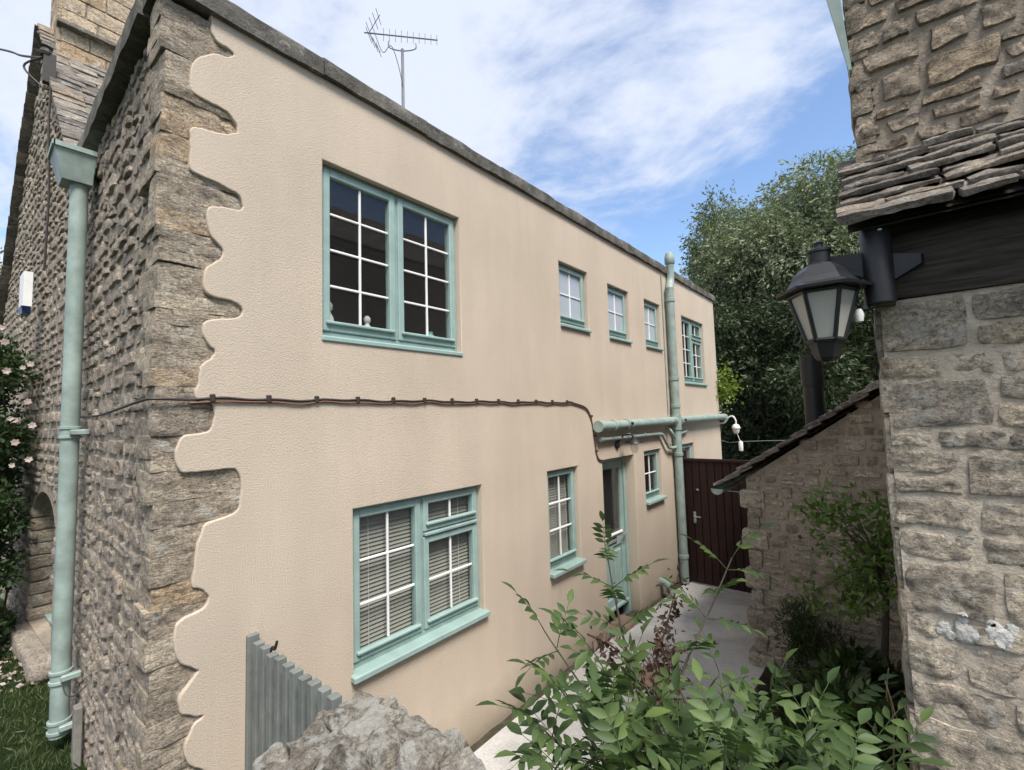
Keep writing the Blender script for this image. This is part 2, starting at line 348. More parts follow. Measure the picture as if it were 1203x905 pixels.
    def build(s, name, mat, parent=None, smooth=False, angle=None):
        me = bpy.data.meshes.new(name); me.from_pydata(s.v, [], s.f); me.update()
        return wrap(me, name, mat, parent, smooth)
def wrap(me, name, mat, parent=None, smooth=False):
    me.materials.append(MT[mat] if isinstance(mat, str) else mat)
    if smooth:
        me.polygons.foreach_set('use_smooth', [True]*len(me.polygons))
        try: me.set_sharp_from_angle(angle=R(42))
        except Exception: pass
    o = bpy.data.objects.new(name, me); link(o, parent); return o
def spline(pts, n=8):
    pts = [Vector(p) for p in pts]; out = []
    for i in range(len(pts)-1):
        p0 = pts[max(i-1,0)]; p1 = pts[i]; p2 = pts[i+1]; p3 = pts[min(i+2,len(pts)-1)]
        for k in range(n):
            t = k/n; out.append(0.5*((2*p1)+(p2-p0)*t+(2*p0-5*p1+4*p2-p3)*t*t+(3*p1-p0-3*p2+p3)*t**3))
    out.append(pts[-1]); return out
def fbm(p, o=3): return noise.fractal(p, 1.0, 2.0, o)

def noisy_box(mb, c, size, ax=None, seg=(4,3,3), r=0.2, amp=0.01, fs=6.0, seed=0.0):
    """a stone: rounded lump of a box with a rough surface"""
    nx, ny, nzz = seg; key = {}; vs = []; fs_ = []
    hx, hy, hz = (v/2 for v in size); rr = r*min(size)
    ax = ax or Matrix.Identity(3); c = Vector(c); off = Vector((seed*3.7, seed*1.3, seed*7.1))
    def vert(i, j, k):
        if (i, j, k) in key: return key[(i, j, k)]
        p = Vector(((i/nx*2-1)*hx, (j/ny*2-1)*hy, (k/nzz*2-1)*hz))
        q = Vector((max(-hx+rr, min(hx-rr, p.x)), max(-hy+rr, min(hy-rr, p.y)), max(-hz+rr, min(hz-rr, p.z))))
        d = p-q; nrm = d.normalized() if d.length > 1e-6 else Vector((0,0,1))
        p = q+nrm*rr
        w = c+ax@p; nn = ax@nrm
        w = w+nn*(amp*fbm(w*fs+off, 4))+ax@Vector((noise.noise(w*2.3*fs/6+off), noise.noise(w*2.1*fs/6-off), noise.noise(w*1.9*fs/6+off*2)))*amp*1.1
        key[(i, j, k)] = len(vs); vs.append(w); return key[(i, j, k)]
    for i in range(nx):
        for j in range(ny):
            fs_.append((vert(i,j,0), vert(i,j+1,0), vert(i+1,j+1,0), vert(i+1,j,0)))
            fs_.append((vert(i,j,nzz), vert(i+1,j,nzz), vert(i+1,j+1,nzz), vert(i,j+1,nzz)))
    for i in range(nx):
        for k in range(nzz):
            fs_.append((vert(i,0,k), vert(i+1,0,k), vert(i+1,0,k+1), vert(i,0,k+1)))
            fs_.append((vert(i,ny,k), vert(i,ny,k+1), vert(i+1,ny,k+1), vert(i+1,ny,k)))
    for j in range(ny):
        for k in range(nzz):
            fs_.append((vert(0,j,k), vert(0,j,k+1), vert(0,j+1,k+1), vert(0,j+1,k)))
            fs_.append((vert(nx,j,k), vert(nx,j+1,k), vert(nx,j+1,k+1), vert(nx,j,k+1)))
    mb.add(vs, fs_); return mb
def face_stone(mb, O, A, B, Nn, quad, relief, n=5, m=4, amp=0.006, seed=0.0, back=0.03, rnd=0.35, fs=9, pw=5):
    """one bedded stone face in a wall: quad = 4 (u,v) corners, Nn outward"""
    vs = []; fsx = []; off = Vector((seed*2.9, seed*5.3, seed))
    (a0,b0),(a1,b1),(a2,b2),(a3,b3) = quad
    for j in range(m+1):
        for i in range(n+1):
            s = i/n*2-1; t = j/m*2-1
            s2 = s*math.sqrt(max(0,1-rnd*t*t/2)); t2 = t*math.sqrt(max(0,1-rnd*s*s/2))
            p = (s2+1)/2; q = (t2+1)/2
            u = (a0*(1-p)+a1*p)*(1-q)+(a3*(1-p)+a2*p)*q; v = (b0*(1-p)+b1*p)*(1-q)+(b3*(1-p)+b2*p)*q
            w = O+A*u+B*v
            edge = i in (0,n) or j in (0,m)
            w = w+A*(amp*1.5*noise.noise(w*fs+off))+B*(amp*1.5*noise.noise(w*fs-off))
            if edge: h = -back
            else: h = relief*(1-abs(s)**pw)*(1-abs(t)**pw)+amp*fbm(w*fs*1.6+off, 4)
            vs.append(w+Nn*h)
    for j in range(m):
        for i in range(n):
            a = j*(n+1)+i; fsx.append((a, a+1, a+n+2, a+n+1))
    mb.add(vs, fsx); return mb
def stone_courses(u0, u1, v0, v1, hmin, hmax, wmin, wmax, gap, inside=None, wave=0.02, jit=0.012):
    """rough courses: returns quads"""
    qs = []; v = v0; row = 0
    wv = lambda u, k: wave*noise.noise(Vector((u*1.7, k*3.3, 2.2)))
    while v < v1-hmin*0.5:
        h = U(hmin, hmax)
        if v+h > v1: h = v1-v
        u = u0-U(0, wmin); first = True
        while u < u1:
            w = U(wmin, wmax)*(1.0 if random.random() > 0.2 else 0.55); a, b = max(u, u0), min(u+w, u1)
            if u1-b < wmin*0.5: b = u1
            if b-a > 0.03:
                g = gap/2; j = lambda: U(-jit, jit)
                splits = [(0, 1)] if (random.random() > 0.22 or h < hmin*1.35) else [(0, 0.5), (0.5, 1)]
                for (p, q) in splits:
                    lo0, lo1 = v+wv(a,row)+(h+wv(a,row+1)-wv(a,row))*p, v+wv(b,row)+(h+wv(b,row+1)-wv(b,row))*p
                    hi0, hi1 = v+wv(a,row)+(h+wv(a,row+1)-wv(a,row))*q, v+wv(b,row)+(h+wv(b,row+1)-wv(b,row))*q
                    quad = [(a+g+j(), lo0+g), (b-g+j(), lo1+g), (b-g+j(), hi1-g), (a+g+j(), hi0-g)]
                    cu = (a+b)/2; cv = (lo0+hi0+lo1+hi1)/4
                    if inside is None or inside(cu, cv, (b-a)/2, (hi0-lo0)/2): qs.append(quad)
            u = b if b > u else u+w
            if b >= u1: break
        v += h; row += 1
    return qs
def lay_stones(parent, name, mat, O, A, B, Nn, quads, relief=(0.006,0.02), amp=0.006, n=5, m=4, limit=300, score=None, stuffname='small_stones', **kw):
    O = Vector(O); A = Vector(A); B = Vector(B); Nn = Vector(Nn)
    if score: quads = sorted(quads, key=score, reverse=True)
    rest = MB()
    for i, q in enumerate(quads):
        sd_ = U(0, 90)
        if i < limit:
            face_stone(MB(), O, A, B, Nn, q, U(*relief), n, m, amp, sd_, **kw)
            mb = MB(); face_stone(mb, O, A, B, Nn, q, U(*relief), n, m, amp, sd_, **kw); mb.build(name, mat, parent, True)
        else: face_stone(rest, O, A, B, Nn, q, U(*relief), n, m, amp, sd_, **kw)
    if rest.v:
        o = rest.build(stuffname, mat, parent, True); o['kind'] = 'stuff'
def structure(o): o['kind'] = 'structure'; return o
def leaf_cloud(P, D, size, width=0.45, fold=0.25, jitter=0.5):
    """leaf-sized folded blades at points P pointing along D (numpy), two quads each"""
    n = len(P); D = D+rng.normal(0, jitter, (n,3)); D /= np.linalg.norm(D,axis=1)[:,None]+1e-9
    S = rng.normal(0,1,(n,3)); S -= D*(S*D).sum(1)[:,None]; S /= np.linalg.norm(S,axis=1)[:,None]+1e-9
    K = np.cross(D,S); L = (size*rng.uniform(0.6,1.25,n))[:,None]; W = L*width/2
    v = np.stack([P, P+D*L*0.45+S*W+K*W*fold, P+D*L, P+D*L*0.45-S*W+K*W*fold], 1).reshape(-1,3)
    me = bpy.data.meshes.new('leaves'); me.vertices.add(4*n); me.vertices.foreach_set('co', v.astype(np.float32).ravel())
    b = np.arange(n)*4; idx = np.stack([b,b+1,b+2,b,b+2,b+3],1).ravel()
    me.loops.add(6*n); me.loops.foreach_set('vertex_index', idx.astype(np.int32))
    me.polygons.add(2*n); me.polygons.foreach_set('loop_start', np.arange(0,6*n,3,dtype=np.int32)); me.polygons.foreach_set('loop_total', np.full(2*n,3,dtype=np.int32))
    me.update(calc_edges=True); return me

# ================================================================== GROUND
def sheet(name, mat, x0, x1, y0, y1, nx, ny, zf):
    mb = MB(); vs = []; fs = []
    for j in range(ny+1):
        for i in range(nx+1):
            x = x0+(x1-x0)*i/nx; y = y0+(y1-y0)*j/ny; vs.append((x, y, zf(x, y)))
    for j in range(ny):
        for i in range(nx): a = j*(nx+1)+i; fs.append((a,a+1,a+nx+2,a+nx+1))
    mb.add(vs, fs); return structure(mb.build(name, mat, None, True))
def alley_z(x, y=0): return -0.09*max(0.0, min(1.0, (x-4.8)/2.4))
sheet('ground', 'lawn', -400, 400, -400, 400, 2, 2, lambda x, y: -0.35)
sheet('alley_concrete', 'concrete', 0.45, 14.0, -2.7, -0.085, 90, 20, lambda x, y: alley_z(x)+0.012*fbm(Vector((x*0.9,y*0.9,0)),3)+0.004)
sheet('mossy_gutter_strip', 'grit', 0.45, 14.0, -0.13, 0.10, 160, 4, lambda x, y: alley_z(x)-0.012+0.02*fbm(Vector((x*7,y*7,3)),3))
sheet('lawn', 'lawn', -9.0, 0.42, -5.0, 14.0, 60, 120, lambda x, y: 0.33+0.03*fbm(Vector((x*1.5,y*1.5,5)),3))
def bed_z(x, y): return 0.03+0.42*max(0,min(1,(-1.62-y)/0.5))*max(0,min(1,(4.3-x)/1.6))+0.05*fbm(Vector((x*3,y*3,8)),3)
sheet('planting_bed', 'soil', 1.0, 4.78, -3.4, -1.62, 60, 28, bed_z)

# ================================================================== RENDERED HOUSE
LX = 9.45; ZT = 4.93
house = thing('rendered_house', (0, 0, 0), 'cream rendered two-storey house with sage green windows and rough stone corner', 'house')
OPEN = dict(upper_big=(0.87,2.105,3.165,4.36), lower_big=(1.08,2.31,0.965,2.04), up1=(3.645,4.265,3.63,4.365), up2=(4.785,5.40,3.62,4.34), up3=(5.93,6.53,3.62,4.345),
            up4=(7.50,8.69,3.13,4.33), low2=(3.29,3.885,1.0,2.045), low3=(5.67,6.28,1.34,2.07), low4=(7.16,7.78,1.1,2.07), door=(4.45,5.335,-0.2,2.055))
# wavy left edge of the render, traced down the corner stones
edge_px = []
def tr(x0, y0, pts): edge_px.extend([(x0+u/3.771, y0+v/3.771) for u, v in pts])
tr(160,0,[(330,75),(335,140),(360,185),(405,212),(432,240),(415,252),(380,245),(340,235),(300,245),(265,265),(245,295),(240,340),(240,385),(250,408),(290,435),(340,460),(400,495),(440,540),(448,575),(430,590),(390,592),(330,578),(280,565),(245,567),(240,600),(238,680),(240,745),(280,775),(350,805),(410,835),(455,865),(474,905)])
tr(160,230,[(472,50),(455,62),(400,52),(350,45),(318,52),(310,80),(315,120),(330,170),(365,215),(385,250),(370,280),(330,305),(308,330),(300,380),(310,425),(350,450),(420,465),(465,490),(470,520),(440,540),(380,545),(320,550),(295,575),(295,610),(320,655),(350,690),(330,720),(290,750),(280,790),(275,830),(262,870),(268,900)])
tr(160,460,[(330,50),(345,70),(345,120),(330,170),(290,185),(230,190),(195,210),(175,255),(175,300),(190,345),(220,362),(300,355),(400,345),(445,350),(465,400),(462,480),(445,530),(400,555),(340,575),(300,595),(285,640),(265,700),(258,780)])
tr(140,665,[(322,95),(360,102),(392,125),(395,155),(370,190),(300,225),(260,255),(245,290),(242,350),(255,410),(280,440),(330,455),(350,468),(320,510),(285,555),(265,590),(265,630),(280,658),(330,668),(370,668),(335,700),(305,760),(290,800),(295,860),(320,890),(370,905)])
edge = [(p.x, p.z) for p in (onY(x, y) for x, y in edge_px)]
zl = edge[-1][1]; k = 0
while zl > 0.1:
    zl -= 0.075; k += 1; edge.append((0.20+0.07*math.sin(k*1.9)+0.04*math.sin(k*0.77), zl))
edge = [(p.x+0.006*noise.noise(p*31)+0.004*noise.noise(p*70), p.y+0.006*noise.noise(p*29+Vector((7,0,0)))) for p in spline([(x, z, 0) for x, z in edge], 3)]
edge = [(x, z) for x, z in edge if z < ZT]
cu = bpy.data.curves.new('wall', 'CURVE'); cu.dimensions = '2D'; cu.fill_mode = 'BOTH'
BV = 0.008
cu.extrude = 0.10-BV; cu.bevel_depth = BV; cu.bevel_resolution = 2; cu.offset = -BV
def poly(pts):
    s = cu.splines.new('POLY'); s.points.add(len(pts)-1); s.use_cyclic_u = True
    for p, q in zip(s.points, pts): p.co = (q[0], q[1], 0, 1)
poly([(edge[0][0], ZT)]+edge+[(edge[-1][0], -0.2), (LX, -0.2), (LX, ZT)])
for kx, (x0, x1, z0, z1) in OPEN.items():
    if kx == 'door': z0 = -0.15
    poly([(x0,z0),(x1,z0),(x1,z1),(x0,z1)])
tmp = bpy.data.objects.new('tmp', cu); COL.objects.link(tmp)
me = bpy.data.meshes.new_from_object(tmp.evaluated_get(bpy.context.evaluated_depsgraph_get()))
bpy.data.objects.remove(tmp)
me.transform(Matrix.Translation((0, 0.10, 0)) @ Matrix.Rotation(R(90), 4, 'X'))
me.name = 'rendered_wall'; me.materials.clear()
wrap(me, 'rendered_wall', 'render', house, True)
# body: end walls, back, roof deck, floors and partitions
mb = MB()
mb.box((LX-0.06,0.20,-0.3),(LX-0.01,2.7,ZT)); mb.box((0.30,2.6,-0.3),(LX-0.06,2.7,ZT)); mb.box((0.30,0.20,2.42),(LX-0.06,2.6,2.62))
for xp in (2.85,4.40,5.46,6.85): mb.box((xp,0.21,-0.2),(xp+0.08,2.6,2.42)); 
for xp in (2.85,4.52,5.66,6.95): mb.box((xp,0.21,2.62),(xp+0.08,2.6,4.75))
mb.box((0.30,0.20,-0.2),(LX-0.06,2.6,-0.1))
mb.build('interior_wall', 'interior', house)
MB().box((0.05,0.12,4.76),(LX-0.02,2.68,4.88)).build('roof_deck', 'felt', house)
MB().box((0.05,0.20,-0.3),(0.30,2.70,4.76)).build('wall_core', 'mortar_dark', house)
MB().box((0.04,0.055,-0.3),(0.60,0.20,4.885)).build('quoin_core', 'mortar', house)
# coping slabs, lightly uneven
def coping(p, q, w, z0, z1, side):
    mb = MB(); p = Vector(p); q = Vector(q); d = (q-p); L = d.length; d.normalize(); nrm = Vector((d.y,-d.x,0)); n = max(6,int(L*8)); vs = []; fs = []
    for i in range(n+1):
        c = p+d*L*i/n
        for (o, z) in ((0,z0),(0,z1-0.025),(0.025,z1),(w-0.02,z1+0.01),(w,z0)):
            jj = 0.008*noise.noise(Vector((c.x*6+o*20,c.y*6,z*9)))
            vs.append(c-nrm*o+Vector((0,0,z+jj))+nrm*jj)
    for i in range(n):
        for j in range(5): a=i*5+j; b=i*5+(j+1)%5; fs.append((a,b,b+5,a+5))
    fs.append((0,1,2,3,4)); fs.append(tuple(n*5+j for j in (4,3,2,1,0)))
    mb.add(vs, fs); return mb
xs = [-0.045]
while xs[-1] < 9.0: xs.append(min(9.5, xs[-1]+U(0.86,1.0)))
xs[-1] = 9.50
for a, b in zip(xs, xs[1:]):
    dz = U(-0.004,0.004); coping((a+0.003,-0.035+U(-0.004,0.004),0),(b-0.003,-0.035,0),0.30,4.925+dz,5.06+dz,1).build('coping_stone','coping',house,True)
ys = [2.62,1.72,0.88,0.25]
for a, b in zip(ys, ys[1:]):
    coping((-0.06,a-0.003,0),(-0.06,b+0.003,0),0.30,4.90,5.055+U(-.004,.004),1).build('coping_stone','coping',house,True)

# quoin stones on the corner
jy = [-12,13,50,102,148,198,240,274,304,341,378,404,433,469,513,555,624,694,742,757,790,821,859,886,925]
zq = [onY(188-0.012*y, y).z for y in jy]; zq[0] = 4.895
zz_ = zq[-1]
while zz_ > 0.2: zz_ -= U(0.10,0.2); zq.append(max(zz_,0.05))
zq2 = []
for za_, zb2 in zip(zq, zq[1:]):
    zq2.append(za_)
    if za_-zb2 > 0.13 and random.random() < .6: zq2.append(za_+(zb2-za_)*U(.35,.65))
zq = zq2+[zq[-1]]
for i in range(len(zq)-1):
    z1, z0 = zq[i], zq[i+1]
    if z1-z0 < 0.02: continue
    ex = [x for x, z in edge if z0-0.03 <= z <= z1+0.03] or [0.25]
    w = max(ex)+0.035; dpt = U(0.22,0.42) if i % 2 else U(0.14,0.26)
    seg = (max(8,int(w*46)), max(6,int(dpt*28)), max(5,int((z1-z0)*52)))
    mb = MB(); fx = U(-0.014,0.010)
    noisy_box(mb, (fx+w/2, 0.017+dpt/2+U(-0.002,0.006), (z0+z1)/2), (w, dpt, (z1-z0)+0.006), None, seg, 0.07, 0.009, 10.0, i*1.7)
    mb.build('quoin_stone', 'quoin', house, True)
# rubble side wall (plane x=0, facing -x)
def ins_side(u, v, hu, hv): return v < 4.88 and u+hu > 0.22
qs = stone_courses(0.16, 2.72, 0.2, 4.89, 0.075, 0.16, 0.12, 0.34, 0.010, ins_side, 0.03, 0.022)
score = lambda q: -q[0][0]-0.15*abs(q[0][1]-2.6)
lay_stones(house, 'stone', 'gable', (0.028,0,0), (0,1,0), (0,0,1), (-1,0,0), qs, (0.004,0.020), 0.011, 7, 6, 300, score, rnd=0.40, fs=11, pw=8)
MB().box((0.031,0.2,-0.2),(0.07,2.72,4.89)).build('mortar_face', 'mortar_dark', house)

# windows -------------------------------------------------------------
FY = 0.055                                   # frame face depth behind the render
def sash(win, x0, x1, z0, z1, cols, rows, glassm='glass', drip=True):
    t = 0.052; y0 = FY-0.012; y1 = FY+0.05
    mb = MB(); mb.cbox((x0,y0,z0),(x0+t,y1,z1),0.007); mb.cbox((x1-t,y0,z0),(x1,y1,z1),0.007)
    mb.cbox((x0+t-.004,y0+.001,z1-t),(x1-t+.004,y1,z1-.001),0.007); mb.cbox((x0+t-.004,y0+.001,z0+.001),(x1-t+.004,y1,z0+t),0.007)
    mb.build('sash','green',win)
    if drip: MB().cbox((x0+0.02,y0-0.022,z0+t-0.006),(x1-0.02,y0+0.02,z0+t+0.016),0.006).build('drip_rail','green',win)
    gx0, gx1, gz0, gz1 = x0+t, x1-t, z0+t+(0.012 if drip else 0), z1-t
    b = 0.0085
    for i in range(cols):
        for j in range(rows):
            a0 = gx0+(gx1-gx0)*i/cols; a1 = gx0+(gx1-gx0)*(i+1)/cols; c0 = gz0+(gz1-gz0)*j/rows; c1 = gz0+(gz1-gz0)*(j+1)/rows
            tilt = U(-0.0012,0.0012)
            MB().add([(a0,y0+0.03+tilt,c0),(a1,y0+0.03-tilt,c0),(a1,y0+0.03-tilt*0.5,c1),(a0,y0+0.03+tilt*1.4,c1)],[(0,1,2,3)]).build('pane',glassm,win)
    for i in range(1,cols):
        xx = gx0+(gx1-gx0)*i/cols; MB().cbox((xx-b,y0+0.018,gz0),(xx+b,y0+0.036,gz1),0.004).build('glazing_bar','white',win)
    for j in range(1,rows):
        zb = gz0+(gz1-gz0)*j/rows; MB().cbox((gx0,y0+0.0195,zb-b),(gx1,y0+0.0345,zb+b),0.004).build('glazing_bar','white',win)
def window(key, splits, sill=0.035, sproj=0.045, wide=0.012, label=None):
    x0, x1, z0, z1 = OPEN[key]; x0 += 0.001; x1 -= 0.001; z1 -= 0.001
    f = 0.028; mb = MB(); ya, yb = FY, FY+0.065
    zb = z0+sill
    mb.cbox((x0,ya,zb),(x0+f,yb,z1),0.004); mb.cbox((x1-f,ya,zb),(x1,yb,z1),0.004); mb.cbox((x0+f,ya+.002,z1-f),(x1-f,yb,z1),0.004); mb.cbox((x0,ya+.002,zb-0.02),(x1,yb,zb+f),0.004)
    for s in splits: 
        if s[0] == 'm': mb.cbox((s[1]-0.016,ya+.001,zb+f),(s[1]+0.016,yb,z1-f),0.004)
        if s[0] == 't': mb.cbox((s[2],ya+.003,s[1]-0.015),(s[3],yb,s[1]+0.015),0.004); mb.cbox((s[2],ya-0.03,s[1]-0.012),(s[3],ya+.01,s[1]+0.012),0.005)
    w = mb.build('window','green_dim',house)
    if label: w['label'] = label
    MB().cbox((x0-wide,-sproj,z0-0.022),(x1+wide,0.12,z0+sill-0.012),0.008).build('sill','green',w)
    for s in splits:
        if s[0] == 's': sash(w, *s[1:])
    return w
o = OPEN['upper_big']; zb = o[2]+0.035+0.022
window('upper_big',[('m',1.485),('s',o[0]+.024,1.472,zb,o[3]-.024,2,4),('s',1.498,o[1]-.024,zb,o[3]-.024,2,4)],0.028,0.012,0.010,'wide upper window of two casements with eight panes each')
o = OPEN['lower_big']; zb = o[2]+0.04+0.022
window('lower_big',[('m',1.69),('t',1.735,1.706,o[1]-.028),('s',o[0]+.024,1.677,zb,o[3]-.024,2,3),('s',1.703,o[1]-.024,zb,1.715,2,2),('s',1.703,o[1]-.024,1.755,o[3]-.024,2,1)],0.035,0.050,0.024,'ground floor window with small top vent and closed blind')
for kx, gm in (('up1','obscure'),('up2','obscure'),('up3','obscure')):
    o = OPEN[kx]; window(kx,[('s',o[0]+.024,o[1]-.024,o[2]+.057,o[3]-.024,2,2,gm)],0.028,0.032,0.010)
o = OPEN['up4']; zb = o[2]+0.057
window('up4',[('m',8.10),('t',3.98,8.116,o[1]-.028),('s',o[0]+.024,8.087,zb,o[3]-.024,2,4),('s',8.113,o[1]-.024,zb,3.96,2,3),('s',8.113,o[1]-.024,4.0,o[3]-.024,2,1)],0.028,0.032,0.010)
o = OPEN['low2']; window('low2',[('s',o[0]+.024,o[1]-.024,o[2]+.062,o[3]-.024,2,3)],0.035,0.060,0.018)
o = OPEN['low3']; window('low3',[('s',o[0]+.024,o[1]-.024,o[2]+.062,o[3]-.024,2,2)],0.035,0.060,0.018)
o = OPEN['low4']; window('low4',[('s',o[0]+.024,o[1]-.024,o[2]+.062,o[3]-.024,2,3)],0.035,0.060,0.018)
# door -------------------------------------------------------------
x0,x1,_,z1 = OPEN['door']; DY = 0.155; f = 0.06; zd = 0.07
mb = MB(); mb.cbox((x0+.001,DY-0.02,-0.1),(x0+f,0.24,z1-.001)); mb.cbox((x1-f,DY-0.02,-0.1),(x1-.001,0.24,z1-.001)); mb.cbox((x0+f,DY-0.018,z1-f),(x1-f,0.24,z1-.001))
mb.build('door_frame','green',house)
a0, a1 = x0+f+.004, x1-f-.004; st = 0.095; zm = 0.98
mb = MB(); mb.cbox((a0,DY,zd),(a0+st,DY+.045,z1-f-.004)); mb.cbox((a1-st,DY,zd),(a1,DY+.045,z1-f-.004))
for p,q in ((zd,zd+0.17),(zm-0.1,zm+0.06),(z1-f-.1,z1-f-.005)): mb.cbox((a0+st-.003,DY+.001,p),(a1-st+.003,DY+.045,q))
mb.box((a0+st-.002,DY+.022,zd+.1),(a1-st+.002,DY+.036,zm))
mc = (a0+a1)/2; mb.cbox((mc-0.04,DY+.002,zd+.1),(mc+0.04,DY+.044,zm-.05))
door = mb.build('door','green',house); door['label'] = 'half-glazed sage green door with letterbox'
for p,q in ((a0+st,mc-.04),(mc+.04,a1-st)): MB().cbox((p+.03,DY+.006,zd+.21),(q-.03,DY+.03,zm-.16),0.012).build('raised_panel','green',door)
MB().box((a0+st-.002,DY+.02,zm+.05),(a1-st+.002,DY+.026,z1-f-.09)).build('pane','glass',door)
MB().cbox((a0+st-.01,DY-.02,zm+.045),(a1-st+.01,DY+.01,zm+.075),0.006).build('drip_rail','white',door)
MB().cbox((mc-.13,DY-.008,zm-.065),(mc+.13,DY+.01,zm+.015),0.006).build('letterbox','black',door)
MB().cbox((mc-.11,DY-.014,zm-.045),(mc+.11,DY-.006,zm-.005),0.004).build('letterbox','steel',door)
mb = MB(); mb.cbox((a1-.068,DY-.012,zm-.12),(a1-.030,DY+.006,zm+.09)); mb.tube([(a1-.05,DY-.01,zm+.03),(a1-.05,DY-.055,zm+.03),(a1-.16,DY-.058,zm+.03)],0.009,8); mb.build('handle','steel',door)
MB().cbox((a0,DY-.03,zd+.02),(a1,DY+.01,zd+.075),0.015).build('weatherboard','green',door)
mb = MB(); noisy_box(mb,(4.70,-0.03,-0.01),(0.46,0.26,0.12),None,(24,12,6),0.35,0.008,6,3); mb.build('doorstep','tan',house,True)
for i in range(14):   # loose quoins on the far edge, seen from the side
    z = 1.7+i*0.235+U(-.03,.03); mb = MB(); noisy_box(mb,(LX-0.005+U(-.02,.02),0.10,z),(U(.05,.12),0.16,U(.10,.2)),None,(5,4,5),0.3,0.015,8,i); mb.build('corner_stone','quoin',house,True)

# blinds and ornaments inside
def blind(x0, x1, z0, z1, label):
    t = thing('venetian_blind', ((x0+x1)/2,0.16,z0), label, 'blind')
    MB().cbox((x0,0.122,z1-0.04),(x1,0.155,z1)).build('head_rail','blind',t)
    mb = MB(); z = z0
    while z < z1-0.05:
        dz = U(-0.0015,0.0015); mb.obox(((x0+x1)/2,0.135,z+dz),((x1-x0)/2,0,0),(0,0.0070,0.0122),(0,-0.0007,0.0004)); z += 0.0285
    o = mb.build('blind_slats','blind',t); o['kind'] = 'stuff'
    mb = MB()
    for q in (0.12,0.5,0.88): xx = x0+(x1-x0)*q; mb.tube([(xx,0.122,z0),(xx,0.122,z1)],0.0018,5)
    mb.build('ladder_cord','white',t)
blind(1.13,2.27,1.06,2.0,'cream slatted blind closed behind the wide ground floor window')
blind(3.33,3.85,1.09,2.0,'cream slatted blind closed behind the narrow window beside the door')
mb = MB(); mb.lathe([(0.035,0),(0.05,0.01),(0.055,0.08),(0.045,0.12),(0.03,0.13),(0.034,0.15),(0.0,0.152)],(1.89,0.165,3.20)); tag(mb.build('jar','pot',None,True),'small teal jar on the sill inside the upper window','jar')
def figure(x, h, label):
    mb = MB(); mb.lathe([(0.07*h,0),(0.10*h,0.03*h),(0.16*h,0.15*h),(0.19*h,0.35*h),(0.15*h,0.55*h),(0.09*h,0.66*h),(0.08*h,0.70*h),(0.13*h,0.78*h),(0.13*h,0.90*h),(0.06*h,0.99*h),(0,1.0*h)],(x,0.165,3.20),14)
    tag(mb.build('figurine','ornament',None,True),label,'figurine')
figure(0.99,0.26,'tall pale figurine on the sill inside the upper window')
figure(1.12,0.12,'smallest pale figurine inside the upper window')
figure(1.30,0.20,'rounded pale figurine inside the upper window')

# ================================================================== OLD STONE HOUSE (gable, roof, chimney)
K = 0.045
def gx(y): return -K*(y-2.8)
old = thing('stone_house', (gx(5.2),5.2,0.3), 'old rubble stone house gable with stone slate roof and chimney', 'house')
GA = Vector((-K,1,0)).normalized(); GN = Vector((-1,-K,0)).normalized()
GO = Vector((0.02+K*2.8,0,0))
APY, APZ, EZ, EY1 = 5.25, 7.72, 4.55, 8.25
def roofz(y): return APZ-(APY-y)*1.16 if y < APY else APZ-(y-APY)*(APZ-EZ)/(EY1-APY)
WY0, WY1, WZ0, WZ1 = 3.42, 4.72, 0.52, 1.62         # arched window opening
def in_win(y, z, m=0.0):
    if WY0-m < y < WY1+m and WZ0-m < z < WZ1: return True
    c = (WY0+WY1)/2; return z >= WZ1 and ((y-c)/((WY1-WY0)/2+m))**2+((z-WZ1)/(0.36+m))**2 < 1
def ins_g(u, v, hu, hv): return v+hv < roofz(u)-0.06 and not in_win(u, v, 0.05)
qs = stone_courses(2.68, EY1, 0.15, 7.6, 0.08, 0.17, 0.16, 0.42, 0.018, ins_g, 0.03, 0.02)
lay_stones(old, 'stone', 'gable', GO, GA, Vector((0,0,1)), GN, qs, (0.004,0.016), 0.009, 6, 5, 0, None, 'rubble_stones', rnd=0.40, fs=10, pw=8)
# backing slab with the arched hole
cu = bpy.data.curves.new('gw','CURVE'); cu.dimensions='2D'; cu.fill_mode='BOTH'; cu.extrude=0.15
poly([(2.72,-0.3),(EY1,-0.3),(EY1,EZ-.05),(APY,APZ-.08),(2.72,roofz(2.72)-.08)])
ac = (WY0+WY1)/2; poly([(WY0,WZ0),(WY1,WZ0),(WY1,WZ1)]+[(ac+(WY1-WY0)/2*math.cos(a),WZ1+0.36*math.sin(a)) for a in [math.pi*i/14 for i in range(1,14)]]+[(WY0,WZ1)])
tmp = bpy.data.objects.new('tmp', cu); COL.objects.link(tmp); me = bpy.data.meshes.new_from_object(tmp.evaluated_get(bpy.context.evaluated_depsgraph_get())); bpy.data.objects.remove(tmp)
MG = Matrix(((GA.x,0,-GN.x,GO.x-GN.x*0.156),(GA.y,0,-GN.y,GO.y-GN.y*0.156),(0,1,0,0),(0,0,0,1)))
me.transform(MG); me.materials.clear(); wrap(me,'gable_core','mortar_dark',old)
def G(y, z, out=0.0): return GO+GA*y+Vector((0,0,z))+GN*out
mb = MB()
for i in range(9):      # dressed jamb blocks of the far reveal
    z = WZ0+0.14*i; noisy_box(mb, G(WY1+0.02,z+.07,-0.13), (0.28,0.12,0.132), Matrix((( -GN.x,GA.x,0),(-GN.y,GA.y,0),(0,0,1))), (7,4,4),0.2,0.008,8,i)
mb.build('window_jamb','quoin',old,True)
mb = MB()
